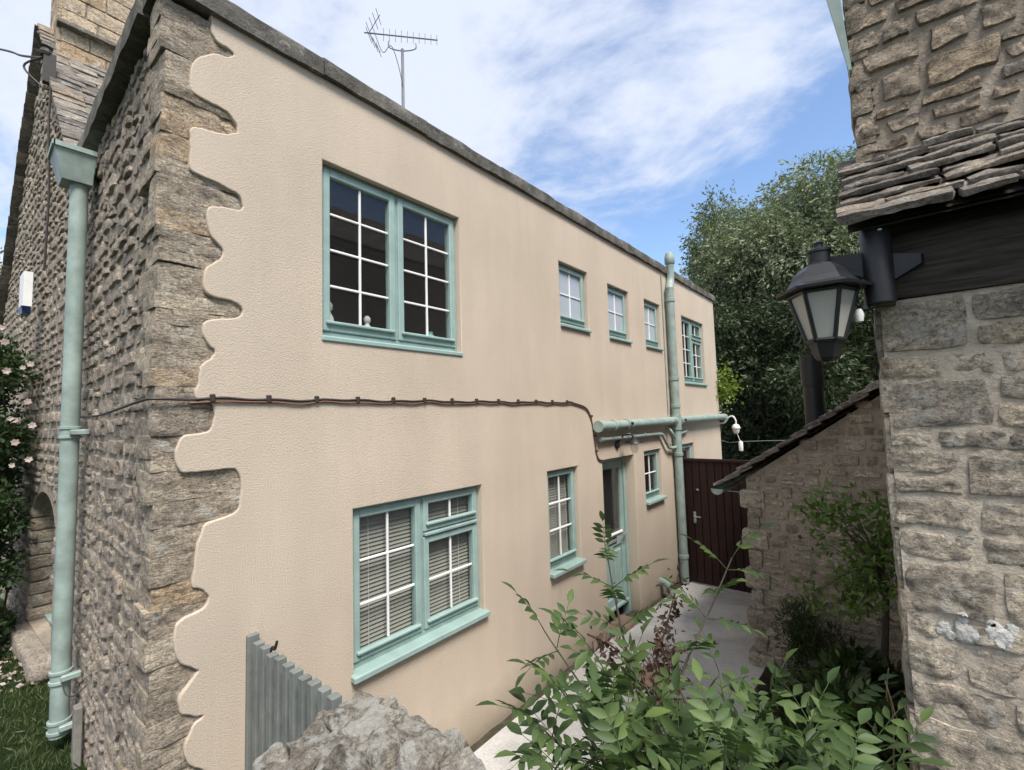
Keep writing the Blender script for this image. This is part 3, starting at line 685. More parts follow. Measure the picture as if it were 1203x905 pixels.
for (ya,yb_,za,zb_) in ((WY0+.02,WY0+.09,WZ0,1.95),(WY1-.09,WY1-.02,WZ0,1.9),(ac-.04,ac+.04,WZ0,1.95),(WY0+.02,WY1-.02,WZ0,WZ0+.09),(WY0+.02,WY1-.02,WZ1-.03,WZ1+.04)):
    c = G((ya+yb_)/2,(za+zb_)/2,-0.24); mb.obox(c, GN*0.03, GA*((yb_-ya)/2), Vector((0,0,(zb_-za)/2)))
gw = mb.build('window','green',old)
mb = MB(); mb.obox(G(ac,1.25,-0.26),GN*0.004,GA*0.64,Vector((0,0,0.74))); mb.build('pane','glass',gw)
mb = MB(); mb.obox(G(ac,WZ0+0.01,-0.19),GN*0.06,GA*0.63,Vector((0,0,0.02))); mb.build('sill','green',gw)
mb = MB(); noisy_box(mb, G(ac,WZ0-0.09,-0.04), (0.36,1.55,0.15), Matrix(((-GN.x,GA.x,0),(-GN.y,GA.y,0),(0,0,1))),(8,22,6),0.25,0.014,6,2); mb.build('stone_sill','gable',old,True)
MB().obox(G(ac,1.2,-0.8),GN*0.02,GA*0.9,Vector((0,0,1.0))).build('interior_wall','interior',old)
# roof: courses of stone slates on the slope facing the alley, thick verge on the far slope
roof = MB().add([G(2.6,roofz(2.6)-.03,0),G(APY,APZ-.03,0),G(APY,APZ-.03,-9),G(2.6,roofz(2.6)-.03,-9)],[(0,1,2,3)]).add([G(APY,APZ-.03,0),G(EY1+.15,roofz(EY1+.15)-.03,0),G(EY1+.15,roofz(EY1+.15)-.03,-9),G(APY,APZ-.03,-9)],[(0,1,2,3)]).build('roof','slate',old)
sl = Vector((0,1,1.16)).normalized(); row = 0; y = 2.72; rest = MB(); cnt = 0
while y < APY-0.05:
    step = 0.105-0.012*(y-2.7); x = -0.06
    while x < 2.6:
        w = U(0.22,0.42); mb = MB(); yc = y+0.14; p = Vector((gx(yc)+x+w/2, yc, roofz(yc)+0.05))
        fwd = Vector((0,1,1.16-0.17)).normalized(); up = Vector((0,-1.0,0.86)).normalized()
        noisy_box(mb, p+Vector((0,U(-.015,.01),U(-.004,.006))), (w-0.006,0.30,U(0.030,0.046)), Matrix(((1,0,0),(0,fwd.y,-fwd.z),(0,fwd.z,fwd.y))), (5,3,1),0.3,0.009,9,row+x)
        mb.build('slate','slate',roof); x += w
    y += step; row += 1
y = APY
while y < EY1+0.1:
    for e in range(3):
        w = U(.25,.4); yc = y+.1; mb = MB(); sl2 = math.atan2(roofz(yc)-roofz(yc+.1),.1)
        c, s = math.cos(sl2-0.08), math.sin(sl2-0.08)
        noisy_box(mb, Vector((gx(yc)-0.08+.33*e+w/2,yc,roofz(yc)+.02)), (w,0.34,U(.03,.045)), Matrix(((1,0,0),(0,c,s),(0,-s,c))),(4,3,1),0.3,0.010,9,y+e)
        mb.build('slate','slate',roof)
    y += 0.115
# chimney stack, coursed ashlar on a weathering ledge
ch = MB().box((0.03,4.78,6.9),(0.92,5.62,9.3)).build('chimney','mortar',old)
z = 6.98; row = 0
while z < 9.25:
    h = U(0.17,0.26); segs = [0.0,U(.3,.55),0.93] if row%2 else [0.0,U(.2,.3),U(.55,.7),0.93]
    for a,b in zip(segs,segs[1:]):
        mb = MB(); noisy_box(mb,(0.0+(a+b)/2,4.80,z+h/2),(b-a-.010,0.10,h-.010),None,(9,2,5),0.14,0.008,7,z+a); mb.build('ashlar_block','chimney',ch,True)
    for a,b in ((4.77,5.15),(5.16,5.64)) if row%2 else ((4.77,5.36),(5.37,5.64)):
        mb = MB(); noisy_box(mb,(0.02,(a+b)/2,z+h/2),(0.10,b-a-.008,h-.010),None,(2,8,5),0.14,0.008,7,z+a); mb.build('ashlar_block','chimney',ch,True)
    z += h; row += 1
mb = MB(); noisy_box(mb,(0.46,4.74,7.60),(1.0,0.16,0.06),None,(14,3,2),0.3,0.008,6,1); mb.build('drip_ledge','slate',ch,True)
# overhead line and bracket
lw_ = thing('overhead_cable', G(5.5,7.2,0.05), 'dark overhead cable clamped to the chimney shoulder', 'cable')
brk = onX(54,68,gx(5.4)-0.03)
far = onX(0,58,gx(5.4)-0.35)
MB().tube(spline([brk, brk.lerp(far,0.5)+Vector((0,0,-0.03)), far, far+(far-brk)*2.2],6),0.012,6).build('wire','cable',lw_)
MB().tube(spline([brk+Vector((-.02,0,.0)),brk+Vector((-0.16,.1,-.14)),brk+Vector((-.02,.05,-.32)),brk+Vector((.03,.0,-.36))],6),0.010,6).build('drip_loop','cable',lw_)
mb = MB(); mb.obox(brk+Vector((0.03,0,-.12)),(0.05,0,0),(0,.04,0),(0,0,.17)); mb.lathe([(0.05,0),(0.06,.03),(0.04,.08),(0.06,.10),(0.0,.13)],brk+Vector((0,0,0.02)),10); mb.build('bracket','cable',lw_)
mb = MB(); mb.tube(spline([brk+Vector((.05,-.02,-.2)),brk+Vector((.04,-.06,-.8)),brk+Vector((.06,-.1,-1.6)),brk+Vector((.05,-.1,-2.4))],5),0.012,6); mb.build('down_lead','cable',lw_)
# alarm box
ap = G(6.1,0,0); ap = onX(35,343,gx(6.0)-0.03)
al = thing('alarm_box', ap, 'white alarm box with blue base on the stone gable', 'alarm box')
mb = MB(); mb.obox(ap+GN*0.03,GN*0.035,GA*0.15,Vector((0,0,0.19))); mb.build('case','white',al)
mb = MB(); mb.add([ap+GN*0.0+GA*s*0.14+Vector((0,0,-.19)) for s in (-1,1)]+[ap+GN*0.075+GA*s*0.14+Vector((0,0,-.19)) for s in (1,-1)]+[ap+GA*s*0.10+Vector((0,0,-.27)) for s in (-1,1)]+[ap+GN*0.06+GA*s*0.10+Vector((0,0,-.26)) for s in (1,-1)],[(0,1,2,3),(4,7,6,5),(0,4,5,1),(1,5,6,2),(2,6,7,3),(3,7,4,0)]); mb.build('strobe','blue',al)

# ================================================================== PIPES AND FITTINGS ON THE HOUSE
dp = thing('downpipe', (-0.085,1.93,0.36), 'sage green downpipe with square hopper head on the rubble wall', 'downpipe')
px_, py_ = -0.085, 1.93
MB().tube([(px_,py_,0.45),(px_,py_,4.52)],0.054,18).build('pipe','pipe',dp,True)
mb = MB()
a = [(-0.245,1.80),(-0.005,1.80),(-0.005,2.10),(-0.245,2.10)]; b = [(-0.19,1.85),(-0.02,1.85),(-0.02,2.05),(-0.19,2.05)]
mb.add([(x,y,4.74) for x,y in a]+[(x,y,4.50) for x,y in b]+[(x*0.92,1.95+(y-1.95)*0.88,4.70) for x,y in a],[(0,1,5,4),(1,2,6,5),(2,3,7,6),(3,0,4,7),(4,5,6,7),(8,9,10,11),(0,8,9,1)[::-1],(1,9,10,2)[::-1],(2,10,11,3)[::-1],(3,11,8,0)[::-1]])
mb.build('hopper','pipe',dp)
mb = MB()
for x0_,y0_,x1_,y1_ in ((-.253,1.792,-.237,2.108),(-.245,1.792,-.002,1.806),(-.245,2.094,-.002,2.108)): mb.box((x0_,y0_,4.715),(x1_,y1_,4.752))
mb.build('hopper_rim','pipe',dp)
for z in (2.60,0.86,0.52):
    mb = MB(); 
    mb.lathe([(0.056,-.045),(0.066,-.042),(0.066,-.026),(0.058,-.022),(0.058,.022),(0.066,.026),(0.066,.042),(0.056,.045)],(px_,py_,z),18); mb.cbox((px_-.01,py_-.09,z-.02),(px_+.10,py_-.045,z+.02)); mb.build('collar','pipe',dp,True)
gp = MB().cbox((-0.045,1.62,0.30),(0.0,1.70,0.72)); tag(gp.build('timber_stub','greypole'),'short grey timber stub beside the downpipe foot','post')
mb = MB(); mb.tube(spline([(0.0,1.55,0.88),(-0.05,1.60,0.82),(-0.08,1.72,0.80),(-.085,1.86,.83)],6),0.004,5); tag(mb.build('wire_loop','cable'),'thin black wire curling from rubble wall to downpipe','wire')

sp = thing('soil_pipe', (7.02,-0.085,-0.05), 'sage green vertical soil pipe with long horizontal branch above the door', 'soil pipe')
sx, sy, sr = 6.77, -0.085, 0.064
MB().tube(spline([(sx,sy,-0.06),(sx,sy,1.2),(sx,sy,2.5),(sx,sy,4.45),(sx+.005,sy,4.62),(sx+.10,sy+.02,4.76),(sx+.13,sy+.02,4.9),(sx+.13,sy+.02,5.10)],6),sr,18).build('pipe','pipe',sp,True)
mb = MB(); mb.lathe([(0.064,0),(0.080,0.02),(0.083,0.12),(0.058,0.20),(0.0,0.225)],(sx+.13,sy+.02,5.08),16); mb.build('vent_cowl','pipe',sp,True)
for z in (0.35,1.95,2.36,2.72,3.16,4.45):
    MB().lathe([(0.065,-.03),(0.075,-.027),(0.077,.0),(0.075,.027),(0.065,.03)],(sx,sy,z),18).build('collar','pipe',sp,True)
MB().tube([(4.25,sy,2.475),(9.50,sy,2.50)],0.060,18).build('horizontal_pipe','pipe',sp,True)
for xx in (4.26,4.62,4.98,5.05,6.64,6.92,9.40):
    mb = MB(); mb.tube([(xx-.03,sy,2.476),(xx+.03,sy,2.478)],0.070,18); mb.build('collar','pipe',sp,True)
mb = MB(); mb.lathe([(0.075,-.10),(0.08,0),(0.075,.10)],(sx,sy,2.485),18); mb.build('junction','pipe',sp,True)
mb = MB()
for xx in (4.99,6.97): mb.lathe([(0.018,0),(0.018,0.04),(0.0,0.045)],(xx,sy-0.055,2.49),8,0,'Y')
mb.build('bolt','black',sp)
wp = thing('waste_pipe', (4.35,-0.05,2.3), 'thin pale green waste pipe under the horizontal soil pipe', 'waste pipe')
MB().tube([(4.33,-0.05,2.315),(6.16,-0.05,2.30),(6.24,-0.05,2.29),(6.46,-0.055,2.08),(6.54,-0.06,2.06),(6.74,-0.075,2.06)],0.024,12).build('pipe','pipe',wp,True)
for xx in (4.37,5.6): MB().tube([(xx-.02,-0.05,2.314),(xx+.02,-.05,2.314)],0.030,12).build('clip','pipe',wp,True)
op = MB().tube(spline([(6.66,-.085,2.22),(6.58,-.10,2.24),(6.52,-.10,2.30),(6.51,-.06,2.36),(6.52,0.0,2.37)],5),0.022,10); tag(op.build('waste_trap','pipe',None,True),'small bent green waste elbow beside the soil pipe','pipe')
ov = MB().tube([(6.80,-.075,2.255),(7.40,-.03,2.29)],0.020,10); tag(ov.build('overflow_pipe','pipe',None,True),'short pale pipe stub running right from the soil pipe','pipe')
cb = MB().tube(spline([(6.63,-.012,2.58),(6.63,-.012,3.4),(6.63,-.012,4.5),(6.63,-.012,4.86)],3),0.010,6); tag(cb.build('conduit','pipe',None,True),'slim vertical conduit behind the soil pipe','conduit')
gu = thing('gully_elbow', (6.05,-0.12,-0.03), 'green pipe elbow turning down into the ground by the plinth', 'pipe')
MB().tube(spline([(6.02,0.0,0.16),(6.02,-0.06,0.17),(6.02,-0.12,0.13),(6.02,-0.145,0.04),(6.02,-0.145,-0.12)],6),0.057,16).build('elbow','pipe',gu,True)
MB().lathe([(0.058,-.03),(0.068,-.02),(0.068,.02),(0.058,.03)],(6.02,-0.145,0.0),16).build('collar','pipe',gu,True)

# cable clipped along the facade
cbt = thing('facade_cable', (0.0,-0.01,2.76), 'dark cable clipped along the cream wall above the lower windows', 'cable')
pts = [Vector((-0.01,2.30,2.72)),Vector((-0.02,1.3,2.71)),Vector((-0.025,0.6,2.735)),Vector((-0.03,0.1,2.755)),Vector((0.0,-0.005,2.76))]
xs_ = np.linspace(0.15,3.75,26)
for i, xq in enumerate(xs_): pts.append(Vector((xq,-0.008+(0.012 if xq<0.28 else 0),2.762+0.004*math.sin(i*1.3)+(0.004 if i%2 else -0.004))))
for q in ((675,474),(688,479),(694,490),(697,505),(699,520),(701,533),(704,540),(710,541)): p = onY(*q,-0.008); pts.append(p)
MB().tube(spline(pts,4),0.0075,6).build('wire','cable',cbt,True)
MB().tube(spline([p+Vector((0,-.003,-0.018-0.004*math.sin(i*2.1))) for i,p in enumerate(pts[5:])],3),0.0055,5).build('second_wire','copper',cbt,True)
for xq in np.linspace(0.25,3.7,13): MB().cbox((xq-.012,-.022,2.745),(xq+.012,.004,2.788),.004).build('clip','cable',cbt)
for q in ((694,489),(698,512),(700,530)): p = onY(*q,0); MB().cbox((p.x-.02,-.022,p.z-.012),(p.x+.02,.004,p.z+.012),.004).build('clip','cable',cbt)

# wall lamp above the door
wl = thing('wall_lamp', (4.86,0.0,2.24), 'small black swan-neck lamp with clear glass above the door', 'wall lamp')
MB().lathe([(0.05,0),(0.055,.012),(0.045,.028),(0.0,.03)],(4.84,0,2.22),16,0,'Y').build('backplate','black',wl,True)
MB().tube(spline([(4.84,-.02,2.25),(4.86,-.08,2.33),(4.90,-.15,2.36),(4.93,-.19,2.33),(4.935,-.20,2.29)],6),0.011,8).build('arm','black',wl,True)
MB().lathe([(0.11,0),(0.10,.02),(0.045,.05),(0.02,.08),(0.0,.085)],(4.935,-.20,2.24),18).build('shade','black',wl,True)
MB().lathe([(0.0,-.13),(0.03,-.125),(0.05,-.08),(0.045,-.02),(0.035,.01)],(4.935,-.20,2.24),14).build('bulb_glass','bulbglass',wl,True)

# security dome camera on the far corner
sl_ = thing('security_camera', (9.5,0.0,2.37), 'white dome camera on a swan-neck bracket at the far house corner', 'camera')
MB().tube(spline([(9.44,0.02,2.36),(9.5,-.08,2.38),(9.5,-.16,2.48),(9.5,-.24,2.50),(9.5,-.29,2.42),(9.5,-.29,2.34)],6),0.016,8).build('arm','white',sl_,True)
MB().lathe([(0.075,-.02),(0.08,0),(0.06,.05),(0.03,.07),(0,.075)],(9.5,-.29,2.27),14).build('dome_cap','white',sl_,True)
MB().lathe([(0.0,-.11),(0.04,-.10),(0.062,-.05),(0.065,0)],(9.5,-.29,2.25),14).build('dome','ornament',sl_,True)
hw = thing('bird_feeder', (9.5,-.36,1.8), 'slim pale bird feeder hanging below the dome camera', 'feeder')  # bird feeder on a wire, not a light fitting
MB().tube([(9.5,-.30,2.16),(9.5,-.33,2.06),(9.5,-.36,1.98)],0.006,5).build('wire','white',hw)
MB().lathe([(0.035,0),(0.04,.02),(0.04,.17),(0.02,.2),(0,.205)],(9.5,-.36,1.80),10).build('body','white',hw,True)
mb = MB(); mb.tube(spline([(9.42,0.0,2.02),(9.6,-.15,1.96),(9.7,-.5,1.985),(10.2,-2.2,2.02),(10.4,-3.2,2.05)],6),0.005,5); tag(mb.build('washing_line','alu'),'thin pale washing line crossing before the dark trees','line')

# aerial
ae = thing('tv_aerial', (2.44,1.2,4.88), 'weathered television aerial on a mast above the parapet', 'aerial')
MB().tube([(2.44,1.2,4.86),(2.44,1.2,6.80)],[0.020,0.016],8).build('mast','alu',ae,True)
bd = Vector((0.574,-0.556,0.0)).normalized(); bs_ = Vector((bd.y,-bd.x,0)); b0 = Vector((2.44,1.2,6.90))-bd*0.42
b0 = Vector((2.093,1.418,6.90)); b1 = Vector((2.667,0.862,6.86))
MB().tube([b0,b1],0.0075,6).build('boom','alu',ae)
mc_ = Vector((2.44,1.2,6.78))
MB().tube(spline([mc_+bd*0.15+Vector((0,0,.10)),mc_+bd*0.14+Vector((0,0,.03)),mc_+Vector((0,0,0)),mc_-bd*0.14+Vector((0,0,.03)),mc_-bd*0.15+Vector((0,0,.11))],5),0.007,6).build('cradle','alu',ae)
for i in range(10):
    c = b0.lerp(b1,0.26+0.73*i/9); L = 0.085-0.002*i; MB().tube([c-Vector((0,0,L))+bs_*0.012,c+Vector((0,0,L))-bs_*0.012],0.0035,5).build('element','alu',ae)
for s in (-1,1):
    for i in range(4):
        c = b0+bd*0.05+Vector((0,0,s*(0.05+0.06*i)))-bd*(-0.02)*i; c = b0+bd*(0.05-0.03*i*0+0.035*i*(1 if s>0 else 1))+Vector((0,0,s*(0.03+0.055*i)))
        MB().tube([c-bs_*0.16+Vector((0,0,.05)),c+bs_*0.16-Vector((0,0,.05))],0.0035,5).build('reflector_rod','alu',ae)
    MB().tube([b0+bd*0.05,b0+bd*0.17+Vector((0,0,s*0.22))],0.005,5).build('reflector_arm','alu',ae)
MB().tube(spline([b0+bd*0.12+Vector((0,0,-.02)),b0+bd*0.2+Vector((0,0,-.22)),b0+bd*0.30+Vector((0,0,-.15)),Vector((2.43,1.19,6.35)),Vector((2.435,1.195,5.9))],6),0.004,5).build('lead','cable',ae)

# ================================================================== BROWN GATE
gt = thing('wooden_gate', (6.9,-0.75,-0.08), 'dark brown boarded gate closing the end of the alley', 'gate')
gy0, gy1 = -0.13, -1.62; nb = 13
for i in range(nb):
    a = gy0+(gy1-gy0)*i/nb; b = gy0+(gy1-gy0)*(i+1)/nb
    MB().cbox((6.885+U(-.003,.003),b+.004,-0.06),(6.92,a-.004,1.855),0.006).build('board','gate',gt)
MB().box((6.905,gy1,-0.06),(6.925,gy0,1.85)).build('backing_board','gate',gt)
MB().cbox((6.87,gy1,1.83),(6.935,gy0+.02,1.875),.005).build('top_rail','gate',gt)
MB().cbox((6.86,gy0-.0,-0.09),(6.95,-0.03,2.0),.006).build('gate_post','gate',gt)
hp = thing if False else None
mb = MB(); mb.cbox((6.872,-0.275,0.86),(6.886,-0.235,1.04)); mb.tube([(6.875,-.255,.97),(6.84,-.255,.97),(6.835,-.36,.97)],.009,8); mb.build('handle','steel',gt)
mb = MB(); mb.lathe([(0.02,0),(0.02,.02)],(6.868,-.32,1.38),10); mb.build('bolt','steel',gt)

# ================================================================== SLATTED SIDE GATE BY THE RUBBLE WALL
fg = thing('slatted_gate', (0.47,-0.5,0.33), 'grey-green slatted gate of upright battens beside the rubble wall', 'gate')
MB().cbox((0.43,-0.030,0.3),(0.49,0.0,1.475),.005).build('gate_post','fence',fg)
for i in range(12):
    y = -0.075-0.087*i; MB().cbox((0.435+U(-.003,.003),y-.046,0.42),(0.482,y,1.452+U(-.006,.006)),.004).build('slat','fence',fg)
for z in (0.62,1.18): MB().cbox((0.484,-1.08,z),(0.515,-0.03,z+.08),.004).build('rail','fence',fg)
mb = MB(); mb.tube(spline([(0.478,-0.19,1.40),(0.478,-0.22,1.455),(0.478,-0.25,1.455),(0.478,-.275,1.50)],5),0.008,6); mb.build('latch','black',fg)

# ================================================================== FOREGROUND RUBBLE WALL
rw = thing('rubble_wall', (0.2,-2.1,0.33), 'low rubble stone wall end crusted with white lichen beside the slatted gate', 'wall')
MB().box((0.04,-3.6,0.2),(0.36,-1.32,1.40)).build('wall_core','soil',rw)
cnt = 0
for lay, zc in enumerate((0.45,0.58,0.71,0.84,0.96,1.07,1.17,1.27,1.37,1.47,1.555)):
    y = -1.22-U(0,0.04)
    while y > -3.6:
        near = y > -2.3 and zc > 0.95
        d = U(.08,.19) if near else U(.14,.24); xa = -0.01+U(0,.03)
        while xa < 0.40:
            w = min(U(.07,.20) if near else U(.13,.22), 0.475-xa); h = U(.09,.15)
            rot = Matrix.Rotation(U(-.4,.4),3,'Z') @ Matrix.Rotation(U(-.35,.35),3,'X') @ Matrix.Rotation(U(-.35,.35),3,'Y')
            if not (lay == 10 and random.random() < .15):
                mb = MB(); noisy_box(mb,(xa+w/2,y-d/2+U(-.015,.015),zc+U(-.022,.022)),(w*.97,d*.97,h),rot,(13,13,10) if near else (5,5,4),U(.10,.20),0.015,17,cnt*2.3)
                mb.build('stone','rubble',rw,not near); cnt += 1
            xa += w
        y -= d
for (px0,py0,dd,sz) in ((424,842,1.72,(.15,.13,.10)),(385,858,1.72,(.13,.12,.08)),(462,862,1.68,(.11,.13,.09))):
    p = atD(px0,py0,dd); mb = MB(); noisy_box(mb,p,sz,Matrix.Rotation(U(-.6,.6),3,'Z') @ Matrix.Rotation(U(-.3,.3),3,'X'),(16,16,11),.16,0.014,15,px0); mb.build('stone','rubble',rw)

# ================================================================== RIGHT-HAND STONE BUILDING
RX, RY, RZ = 1.60, -2.77, 3.01
rb = thing('stone_outbuilding', (2.6,-3.4,0), 'coursed limestone building with oak beam and stone slate pent roof', 'building')
MB().box((RX+.011,-4.6,-0.3),(2.05,RY-.012,RZ)).build('wall_core','mortar',rb)
qs = []
v = 0.35; row = 0
while v < RZ-0.01:
    h = U(0.13,0.20) if row % 2 else U(0.065,0.12)
    if row % 5 == 2: h = U(0.19,0.23)
    if v+h > RZ-0.06: h = RZ-v
    u = 0.0
    while u < 1.0:
        w = U(0.10,0.30)*(1.2 if h < .12 else 1); g = 0.0035
        parts = [(0,1)] if h < .15 or random.random() < .6 else [(0,U(.4,.6)),(None,1)]
        lo = 0.0
        for (_,hi) in parts:
            z0_, z1_ = v+h*lo, v+h*hi; lo = hi
            qs.append([(u+g*0.2+U(-.004,.008),z0_+g+U(-.004,.006)),(u+w-g+U(-.014,.008),z0_+g+U(-.007,.007)),(u+w-g+U(-.016,.008),z1_-g+U(-.008,.004)),(u+g*0.2+U(-.006,.012),z1_-g+U(-.007,.003))])
        u += w
    v += h; row += 1
LV, LF = [], []
for i, q in enumerate(qs):
    mb = MB(); vis = q[0][0] < 0.75 and q[0][1] > 0.9
    mb2 = face_stone(mb, Vector((RX+.014,RY,0)), Vector((0,-1,0)), Vector((0,0,1)), Vector((-1,0,0)), q, U(.004,.016), 22 if vis else 5, 16 if vis else 4, 0.0085, i*1.9, 0.03, 0.16, 12, 9)
    LF += [tuple(k+len(LV) for k in f_) for f_ in mb.f]; LV += mb.v
    mb.build('stone','right',rb,True)
# the return face of the lower wall (edge-on from the alley)
for i in range(13):
    z = 0.3+i*0.208; mb = MB(); noisy_box(mb,(RX+0.17,RY-0.035,z+.1),(0.32,0.085,0.196),None,(10,3,7),0.14,0.009,8,i+3); mb.build('corner_stone','right',rb,True)
# lichen rosettes
BVHW = BVHTree.FromPolygons([Vector(v_) for v_ in LV], LF)
for (qx,qy,s) in ((1135,745,17),(1131,727,11),(1110,738,11),(1117,748,8),(1126,735,6),(1170,742,14),(1182,750,13),(1166,735,8),(1190,741,9),(1176,755,10),(1104,742,6)):
    p = onX(qx,qy,RX); rad = s/537*1.7/1.5; n = 26; vs = [(0.0,0.0)]
    for ring in (.4,.75,1.0):
        for j in range(n):
            a = 2*math.pi*j/n; rr_ = ring*rad*(1+.30*noise.noise(Vector((qx+math.cos(a)*1.5,math.sin(a)*1.5,qy)))+.2*noise.noise(Vector((qx+math.cos(a)*6,math.sin(a)*6,qy)))); vs.append((math.cos(a)*rr_*.75,math.sin(a)*rr_))
    pts_ = []
    for k_, (dy, dz) in enumerate(vs):       # lie on the stone surface itself
        hit = BVHW.ray_cast(Vector((RX-.2,p.y+dy,p.z+dz)),Vector((1,0,0)))[0]; xh = min(hit.x if hit else 9, RX+.0105)
        pts_.append((xh-(.0042 if k_ <= 2*n else .0012),p.y+dy,p.z+dz))
    fs_ = [(0,1+j,1+(j+1)%n) for j in range(n)]+[(1+r_*n+j,1+(r_+1)*n+j,1+(r_+1)*n+(j+1)%n,1+r_*n+(j+1)%n) for r_ in (0,1) for j in range(n)]
    MB().add(pts_,fs_).build('lichen_patch','lichen',rb,True)
# oak wall plate
bm_ = MB(); n = 40; vs = []; fs = []
for i in range(n+1):
    y = RY+0.0-2.0*i/n
    for (dx,z) in ((0.0,RZ+.004),(-.02,RZ+.05),(-.016,RZ+.12),(-.022,RZ+.20),(0.02,RZ+.28),(0.16,RZ+.285),(0.16,RZ+.004)): jn=.012*noise.noise(Vector((dx*9,y*3,z*14))); vs.append((RX+dx+jn,y,z+jn*.6))
for i in range(n):
    for j in range(7): a=i*7+j; b=i*7+(j+1)%7; fs.append((a,a+7,b+7,b))
fs.append(tuple(range(7))); fs.append(tuple(n*7+j for j in range(7))[::-1])
bm_.add(vs,fs).build('oak_beam','beam',rb,True)
MB().box((RX+.045,-4.6,RZ+.29),(1.80,RY-.03,3.365)).box((RX+.17,-4.6,RZ+.01),(1.86,RY-.03,RZ+.285)).build('eaves_infill','beam',rb)
# rafters feet and pent roof of stone slates
prf = MB().add([(1.46,RY+.06,3.27),(1.86,RY+.06,3.56),(1.86,-4.7,3.56),(1.46,-4.7,3.27)],[(0,1,2,3)]).add([(1.46,RY+.06,3.255),(1.46,-4.7,3.255),(1.86,-4.7,3.545),(1.86,RY+.06,3.545)],[(0,1,2,3)]).build('pent_roof','beam',rb)
for row in range(8):
    t = row/6.6; xe = 1.405+0.40*t; ze = 3.285+0.355*t; y = RY+0.085+U(-.012,.012)
    while y > -4.5:
        w = U(.10,.30)*(1.3 if row < 2 else 1); th = U(.014,.026) if row else U(.022,.034)
        mb = MB(); c, s = math.cos(R(27)), math.sin(R(27))
        noisy_box(mb,(xe+.13+U(-.014,.012),y-w/2,ze+.062+U(-.004,.005)),(.29,w-.006,th),Matrix(((c,0,-s),(0,1,0),(s,0,c))) @ Matrix.Rotation(U(-.04,.04),3,'Z'),(10,10,3) if y > -3.6 else (3,4,1),.22,.011,13,row*9+y*7)
        mb.build('slate','slate',prf,True); y -= w
# upper wall, behind the pent roof
ux = 1.84; uy = RY+.02
MB().box((ux+.020,-5.2,3.4),(8.5,uy-.012,5.1)).build('upper_core','mortar_dark',rb)
qs = stone_courses(0.0,1.9,3.52,5.08,.06,.14,.07,.26,.012,None,.02,.012)
lay_stones(rb,'stone','upper',(ux+.014,uy,0),(0,-1,0),(0,0,1),(-1,0,0),qs,(.004,.013),.009,12,9,300,None,rnd=.16,fs=13,pw=12)
for i in range(12):
    z = 3.5+i*.125; mb = MB(); noisy_box(mb,(ux+.14,uy-.03,z+.06),(.26,.075,.118),None,(8,3,5),.16,.010,8,i+40); mb.build('corner_stone','upper',rb,True)
MB().box((2.04,-5.2,-0.3),(8.5,-2.80,3.42)).build('lower_core','mortar_dark',rb)
qs = stone_courses(0.3,6.6,3.5,5.08,.08,.16,.12,.34,.012,None,.02,.012)
lay_stones(rb,'stone','upper',(ux,uy-.016,0),(1,0,0),(0,0,1),(0,1,0),qs,(.004,.013),.009,4,3,0,None,'side_stones',rnd=.2,fs=12,pw=9)
rfm = MB().add([(1.7,uy-.01,5.15),(8.7,uy-.01,5.15),(8.7,-5.4,6.9),(1.7,-5.4,6.9)],[(0,1,2,3)]).add([(1.7,uy-.01,5.10),(1.7,-5.4,6.85),(8.7,-5.4,6.85),(8.7,uy-.01,5.10)],[(0,1,2,3)]); rfm.build('main_roof','slate',rb)
# raking painted board on the corner
mb = MB(); a = onX(999,84,ux-.01); b = onX(971,-6,ux-.01); d = b-a
pA = [a+Vector((-.012,-.006,0)),a+Vector((-.012,.004,0)),b+d*1.2+Vector((-.012,.005,0)),b+d*1.2+Vector((-.012,-.09,0))]
mb.add(pA+[p+Vector((.05,0,0)) for p in pA],[(0,1,2,3),(7,6,5,4),(0,4,5,1),(1,5,6,2),(2,6,7,3),(3,7,4,0)]); mb.build('bargeboard','pipe',rb)

# ================================================================== BLACK LANTERN
LC = Vector((1.45,-2.618,0)); hexr = R(-25)
ln = thing('lantern', (1.5,-2.72,3.0), 'black hexagonal lantern with frosted panes on the oak beam corner', 'lantern')
lat = lambda prof, n=6: MB().lathe(prof, LC, n, hexr)
lat([(0.150,3.052),(0.152,3.062),(0.115,3.078),(0.100,3.10),(0.088,3.125),(0.066,3.148),(0.040,3.160),(0.040,3.163)],6).build('hood','black',ln,False)
lat([(0.036,3.155),(0.036,3.20),(0.040,3.203),(0.040,3.212),(0.030,3.218),(0.016,3.222),(0.014,3.232),(0.018,3.240),(0.006,3.250)],16).build('finial','black',ln,True)
zt, zb_, rt, rbm = 3.052, 2.868, 0.108, 0.058
for i in range(6):
    a0 = hexr+i*math.pi/3; a1 = a0+math.pi/3
    P0 = [Vector((LC.x+rt*math.cos(a),LC.y+rt*math.sin(a),zt)) for a in (a0,a1)]; P1 = [Vector((LC.x+rbm*math.cos(a),LC.y+rbm*math.sin(a),zb_)) for a in (a0,a1)]
    MB().tube([P0[0],P1[0]],0.0075,6).build('frame_bar','black',ln)
    MB().tube([P1[0],P1[1]],0.009,6).build('frame_bar','black',ln)
    MB().tube([P0[0]-Vector((0,0,.006)),P0[1]-Vector((0,0,.006))],0.008,6).build('frame_bar','black',ln)
    cen = (P0[0]+P0[1]+P1[0]+P1[1])/4
    MB().add([cen+(p-cen)*0.985+(Vector((LC.x,LC.y,cen.z))-cen)*0.03 for p in (P0[0],P0[1],P1[1],P1[0])],[(0,1,2,3)]).build('pane','lampglass',ln)
lat([(0.060,2.872),(0.058,2.866),(0.038,2.806),(0.030,2.796),(0.012,2.790)],6).build('base','black',ln)
MB().lathe([(0.02,2.88),(0.028,2.90),(0.032,2.95),(0.02,2.99),(0.0,2.995)],LC,12).build('bulb','white',ln,True)
